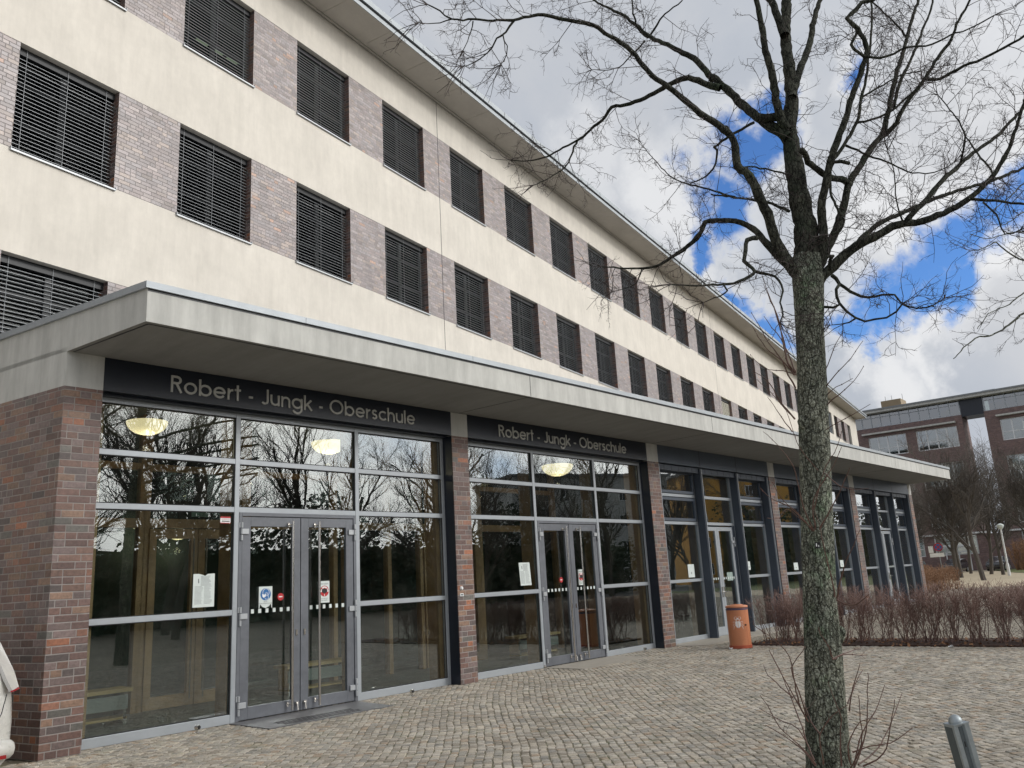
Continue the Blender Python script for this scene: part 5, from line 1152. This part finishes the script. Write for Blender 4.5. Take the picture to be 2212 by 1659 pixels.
# ---- hedges
def hedge(name, lab, x0, x1, y0, y1, H, n, mat, seed, r=.006, tw=18, gap=None):
    rgx = random.Random(seed); q = MB(); fine = MB()
    for k in range(n):
        bx, by = rgx.uniform(x0, x1), rgx.uniform(y0, y1)
        cx = round(by/.42)*.42; by = by*.45+cx*.55
        ang = rgx.uniform(0, 2*pi); d = Vector((cos(ang)*.32, sin(ang)*.34, 1)); h = H*rgx.uniform(.72, 1.03)*(1+.05*sin(by*3)+.05*sin(by*7.3+1))
        w = wander((bx, by, -.02), d, h, 6, r, rgx, .13, .06); q.tube(w, [r*1.25*(1-.1*i) for i in range(7)], 4, cap=False)
        for _ in range(tw):
            i = rgx.choice((1,2,3,3,4,4,5,5,5,6)); a = w[i-1].lerp(w[i], rgx.random()); dd = Vector((rgx.gauss(0,.5), rgx.gauss(0,.5), rgx.uniform(.4,1.2)))
            L = rgx.uniform(.14, .42); L = min(L, max(.06, (H*1.06-a.z)))
            v = wander(a, dd, L, 3, r*.4, rgx, .28, .05); fine.tube(v, [r*.48, r*.42, r*.36, r*.28], 3, cap=False)
            if i >= 3:
                for _ in range(3): u = wander(v[rgx.choice((1,2))], dd+Vector((rgx.gauss(0,.8), rgx.gauss(0,.8), rgx.gauss(0,.3))), L*.5, 2, r*.3, rgx, .3); fine.tube(u, [r*.34, r*.3, r*.24], 3, cap=False)
    t = thing(name, lab, 'hedge', ((x0+x1)/2, (y0+y1)/2, 0)); iv_ = Matrix.Translation((-(x0+x1)/2, -(y0+y1)/2, 0))
    for m_ in (q, fine): m_.v = [tuple(iv_ @ Vector(p)) for p in m_.v]
    part(q, 'stem', mat, t); part(fine, 'twig', mat, t); return t
hedge('clipped_hedge', 'bare reddish brown clipped hedge running right from the orange bin', 13.75, 14.55, -9.6, -1.75, 1.10, 350, 'hedge_twig', 5, .0066, 15)
hedge('clipped_hedge', 'bare rust coloured hedge beyond the end brick pier', 40.0, 46.0, 2.0, 8.0, 1.25, 420, 'hedge_twig_rust', 6, .016, 14)
hedge('clipped_hedge', 'low greyish bare hedge at the right edge beyond the reddish one', 22.0, 25.0, -9.5, -4.7, .85, 260, 'hedge_twig', 8, .009, 12)
hedge('tall_hedge', 'tall rust topped hedge far off before the brick building', 96., 99., -8, 9.5, 3.2, 420, 'hedge_twig_rust', 9, .035, 12)
b = MB(); b.prism([(13.42,-12),(14.95,-12),(14.95,-1.55),(13.42,-1.55)], -.02, .02); st(b.build('planting_bed', 'mulch'))
b = MB(); 
for k in range(900):
    x, y, z = rg.uniform(13.3,14.9), rg.uniform(-11,-1.4), .026+rg.random()*.02; s = rg.uniform(.02,.05); a = rg.uniform(0,6.3); ti = rg.gauss(0,.4)
    if x < 13.42: z -= .015
    u = Vector((cos(a),sin(a),ti))*s; v = Vector((-sin(a),cos(a),rg.gauss(0,.4)))*s*.6; p = Vector((x,y,z))
    b.face([p-u, p-v*.9, p+u*.9, p+v])
o = b.build('fallen_leaves', 'leaf_brown'); o['kind'] = 'stuff'; tag(o, 'dry brown leaves along the foot of the hedge', 'leaves')
# ================================================================ far brick building
far = thing('brick_building', 'big brick building with glazed top floor and sky gap, far right', 'building', (110.3,10.92,0), 0)
ang = math.atan2(1.,-.04); FM = Matrix.Rotation(ang, 4, 'Z')        # local x runs along the front (leftwards in the view), -y... away
F_ = lambda mb, name, mats, **k: part(mb, name, mats, far, FM, **k)
# local y positive = towards the viewer (west)
def fb(q, s0, s1, z0, z1, d0, d1, mi=0): q.box(s0, s1, d0, d1, z0, z1, mi)
gap = (1.35, 3.85)
colsL = [(10.6,15.3),(4.6,9.4)]; colsR = [(-4.9,-.15),(-11.,-6.2),(-17.,-12.2)]
q = MB()
def brickpanel(q, s0, s1, wins_, zt=18.85):
    rows_ = [(1.9,4.2),(5.2,8.4),(10.0,13.2),(15.0,17.6)]
    xs = [s0]+[v for w_ in sorted(wins_) for v in w_]+[s1]
    for k in range(0, len(xs), 2): fb(q, xs[k], xs[k+1], 0, zt, -3.5, 0)
    for w0, w1 in wins_:
        zz = [0]+[v for r_ in rows_ for v in r_]+[zt]
        for k in range(0, len(zz), 2): fb(q, w0, w1, zz[k], zz[k+1], -3.5, 0)
    return rows_
rows_ = brickpanel(q, gap[1], 30., colsL+[(17,21.5),(23.5,28)]); brickpanel(q, -22., gap[0], colsR); fb(q, gap[0], gap[1], 0, 4.2, -3.5, 0); F_(q, 'wall', 'far_brick_haze')
q = MB(); fb(q, -22, 30, 20.7, 21.0, -4, .9); fb(q, gap[0], gap[1], 18.6, 20.7, -3.4, -.1, 1); fb(q, -22, 30, 21.0, 21.2, -4, 1.0, 2); F_(q, 'roof', ['concrete', 'navy_panel', 'roof_grey'])
q = MB(); fb(q, -22, gap[0]-.15, 18.85, 20.7, -3.3, -.2); fb(q, gap[1]+.15, 30, 18.85, 20.7, -3.3, -.2); F_(q, 'top_floor_glass', 'window_glass')
q = MB(); fb(q, -21.5, gap[0]-.5, 18.86, 20.69, -3.1, -1.4); fb(q, gap[1]+.5, 29.5, 18.86, 20.69, -3.1, -1.4); F_(q, 'top_floor_room', 'room_wall')
q = MB()
for a_, c_ in ((-22, gap[0]-.1), (gap[1]+.1, 30)):
    s = a_; 
    while s < c_+.01: fb(q, s-.04, s+.04, 18.85, 20.7, -.2, -.1); s += (c_-a_)/round((c_-a_)/1.18)
    fb(q, a_, c_, 20.15, 20.22, -.19, -.12); fb(q, a_, c_, 18.85, 18.93, -.19, -.08)
F_(q, 'top_floor_frame', 'frame_grey')
q = MB()
for w in ((4.6, 15.9), (-5.2, .1), (-17.2,-6.)): fb(q, w[0], w[1], 17.95, 18.15, 0, .5)
F_(q, 'ledge', 'concrete')
def farwin(w0, w1, z0, z1):
    f_ = MB(); n = 4; e = .07
    fb(f_, w0, w1, z0, z0+e*1.6, -.3, -.18); fb(f_, w0, w1, z1-e, z1, -.3, -.18); fb(f_, w0, w1, z0+(z1-z0)*.38, z0+(z1-z0)*.38+e, -.3, -.18)
    for k in range(n+1): s = w0+(w1-w0-.12)*k/n; fb(f_, s, s+.12, z0, z1, -.31, -.17)
    o = F_(f_, 'window', 'white_frame'); g = MB(); fb(g, w0, w1, z0, z1, -.26, -.25); part(g, 'pane', 'window_glass', o); g = MB(); fb(g, w0+.02, w1-.02, z0+.02, z1-.02, -1.2, -1.1); part(g, 'sky_reflection_sheet', 'paper', o) if z0 > 12 else None  # pale sheet behind the upper panes imitates reflected sky
for w0, w1 in colsL+colsR+[(17,21.5)]:
    for z0, z1 in rows_: farwin(w0, w1, z0, z1)
q = MB()
for z0, z1 in ((4.3,4.5),): fb(q, -20, 12, z0, z1, 0, .25)
for w0, w1 in ((5.1,8.4),): fb(q, w0, w1, 2.9, 3.1, 0, .6)
for w0, w1 in ((5.6,6.9),(7.1,8.3)):
    fb(q, w0, w0+.12, 0, 2.3, 0, .08); fb(q, w1-.12, w1, 0, 2.3, 0, .08); fb(q, w0, w1, 2.2, 2.35, 0, .08)
F_(q, 'entrance_trim', 'white_frame')
q = MB(); fb(q, 10.8, 13.3, 21.2, 22.4, -3.9, -1.2); F_(q, 'roof_box', 'ochre_box')
q = MB(); q.xprism([(-4,21.2),(-1.6,21.2),(-2.2,21.8),(-3.4,21.8)], .0, 1.45); F_(q, 'rooflight', 'zinc')
q = MB()
for s in (13.1, 12.3, 10.95): q.tube([(s,-3,22.3),(s,-3,23.3)], .025, 5)
F_(q, 'antenna', 'dark_metal')
# mirrored town side: two house blocks and a dark evergreen bank opposite
def block(nm, lab, loc, rz, w, d, h, mat, nx, nz, roofm='roof_grey'):
    t = thing(nm, lab, 'building', loc, rz); q = MB(); q.box(-w/2, w/2, -d/2, d/2, 0, h); part(q, 'wall', mat, t)
    q = MB(); q.box(-w/2-.4, w/2+.4, -d/2-.4, d/2+.4, h, h+.35); part(q, 'roof', roofm, t)
    for i in range(nx):
        for j in range(nz):
            x = -w/2+w*(i+.5)/nx; z = 1.2+(h-1)*j/nz
            q = MB(); q.box(x-.6, x+.6, d/2, d/2+.05, z, z+1.5); o = part(q, 'window', 'white_frame', t); q = MB(); q.box(x-.52, x-.04, d/2+.05, d/2+.06, z+.08, z+1.42); q.box(x+.04, x+.52, d/2+.05, d/2+.06, z+.08, z+1.42); part(q, 'pane', 'car_glass', o)
block('town_house', 'ochre yellow house with white windows, mirrored in the third bay glass', (112,-46,0), radians(35), 22, 12, 15, 'yellow_render', 6, 4)
block('town_house', 'grey flat roofed block mirrored right of the second entrance', (84,-56,0), radians(25), 22, 12, 14, 'concrete', 8, 4)
rg2 = random.Random(4)
def bank(lab, X, Y, x0, x1, n, H):
    t = thing('evergreen_bank', lab, 'shrubs', (X,Y,0)); q = MB()
    for k in range(n):
        x = rg2.uniform(x0,x1); top = H+1.4*sin(x*.23)+1.0*sin(x*.61+1)+.5*sin(x*1.9); y = rg2.uniform(-2,2); z = rg2.uniform(0,1)**.8*top; s = rg2.uniform(.12,.32); d1 = Vector((rg2.gauss(0,1),rg2.gauss(0,1),rg2.gauss(0,1))).normalized()*s*.55; d2 = d1.orthogonal().normalized()*s*.6; p = Vector((x,y,z)); q.face([p-d1,p-d2,p+d1,p+d2])
    q.box(x0,x1,-1,-.5,0,H*.72); part(q, 'foliage', 'evergreen', t)
bank('dark evergreen shrubs opposite the school, mirrored in the lower panes', 22, -40, -45, 50, 36000, 6.6)
bank('dark evergreen shrubs further along, mirrored in the far bays', 118, -30, -42, 60, 22000, 8.5)
# ================================================================ far street things
def lamp(x, y, h, lb, head=True):
    t = thing('street_lamp', lb, 'street lamp', (x,y,0)); q = MB(); q.tube([(0,0,0),(0,0,.9),(0,0,.92),(0,0,h)], [.11,.11,.075,.06], 12); part(q, 'post', 'white_frame', t, smooth=True)
    if head: q = MB(); q.lathe([(.07,h),(.2,h+.12),(.26,h+.3),(.24,h+.36),(.05,h+.45)], 14); part(q, 'head', 'paper', t, smooth=True)
lamp(71.5, 5.0, 3.55, 'pale park lamp post leaning beside a bare tree near the sandy path')
t = thing('flag_pole', 'thin white pole rising beyond the end brick pier', 'pole', (62,10.0,0)); q = MB(); q.tube([(0,0,0),(0,0,3.3)], .05, 8); part(q, 'shaft', 'white_frame', t)
t = thing('road_sign', 'round red ringed no stopping sign with white plates, far right', 'sign', (92.,15.2,0), radians(-80))
q = MB(); q.tube([(0,0,0),(0,0,3.0)], .04, 8); part(q, 'post', 'galvanised', t)
q = MB(); q.yprism(disc(0,2.75,.42), -.08, -.05); part(q, 'disc', 'red_sign', t); q = MB(); q.yprism(disc(0,2.75,.33), -.09, -.081); part(q, 'face', 'blue_sign', t)
q = MB()
for a_ in (45, 135): c_, s_2 = cos(radians(a_)), sin(radians(a_)); q.yprism([(-.33*c_-.04*s_2,2.75-.33*s_2+.04*c_),(.33*c_-.04*s_2,2.75+.33*s_2+.04*c_),(.33*c_+.04*s_2,2.75+.33*s_2-.04*c_),(-.33*c_+.04*s_2,2.75-.33*s_2-.04*c_)][::-1], -.097, -.091)
part(q, 'cross', 'red_sign', t); q = MB(); q.yprism(rect(-.9,.45,1.75,2.15), -.08, -.05); q.yprism(rect(-.95,-.5,2.2,2.9), -.08, -.05); part(q, 'plate', 'white_sign', t)
for (x, y), rz, m_, lb in (((100.,20.3),95,'car_black','dark parked estate car left of the no stopping sign'),((99.,15.6),88,'car_black','dark parked car right of the no stopping sign'),((98.5,24.6),80,'car_silver','silver car parked just past the end brick pier'),((100.5,11.8),92,'car_black','dark parked car half hidden behind tree trunks, rightmost of the row')):
    t = thing('parked_car', lb, 'car', (x+2.2,y,0), radians(rz), 'cars parked before the brick building'); carbody(t, mat=m_)
    for s in (-1, 1): q = MB(); q.box(min(s*.6,s*.84), max(s*.6,s*.84), -.05, -.01, .72, .86); part(q, 'tail_lamp', 'lamp_red', t)
    q = MB(); q.box(-.26, .26, -.06, -.02, .62, .73); part(q, 'number_plate', 'white_sign', t)
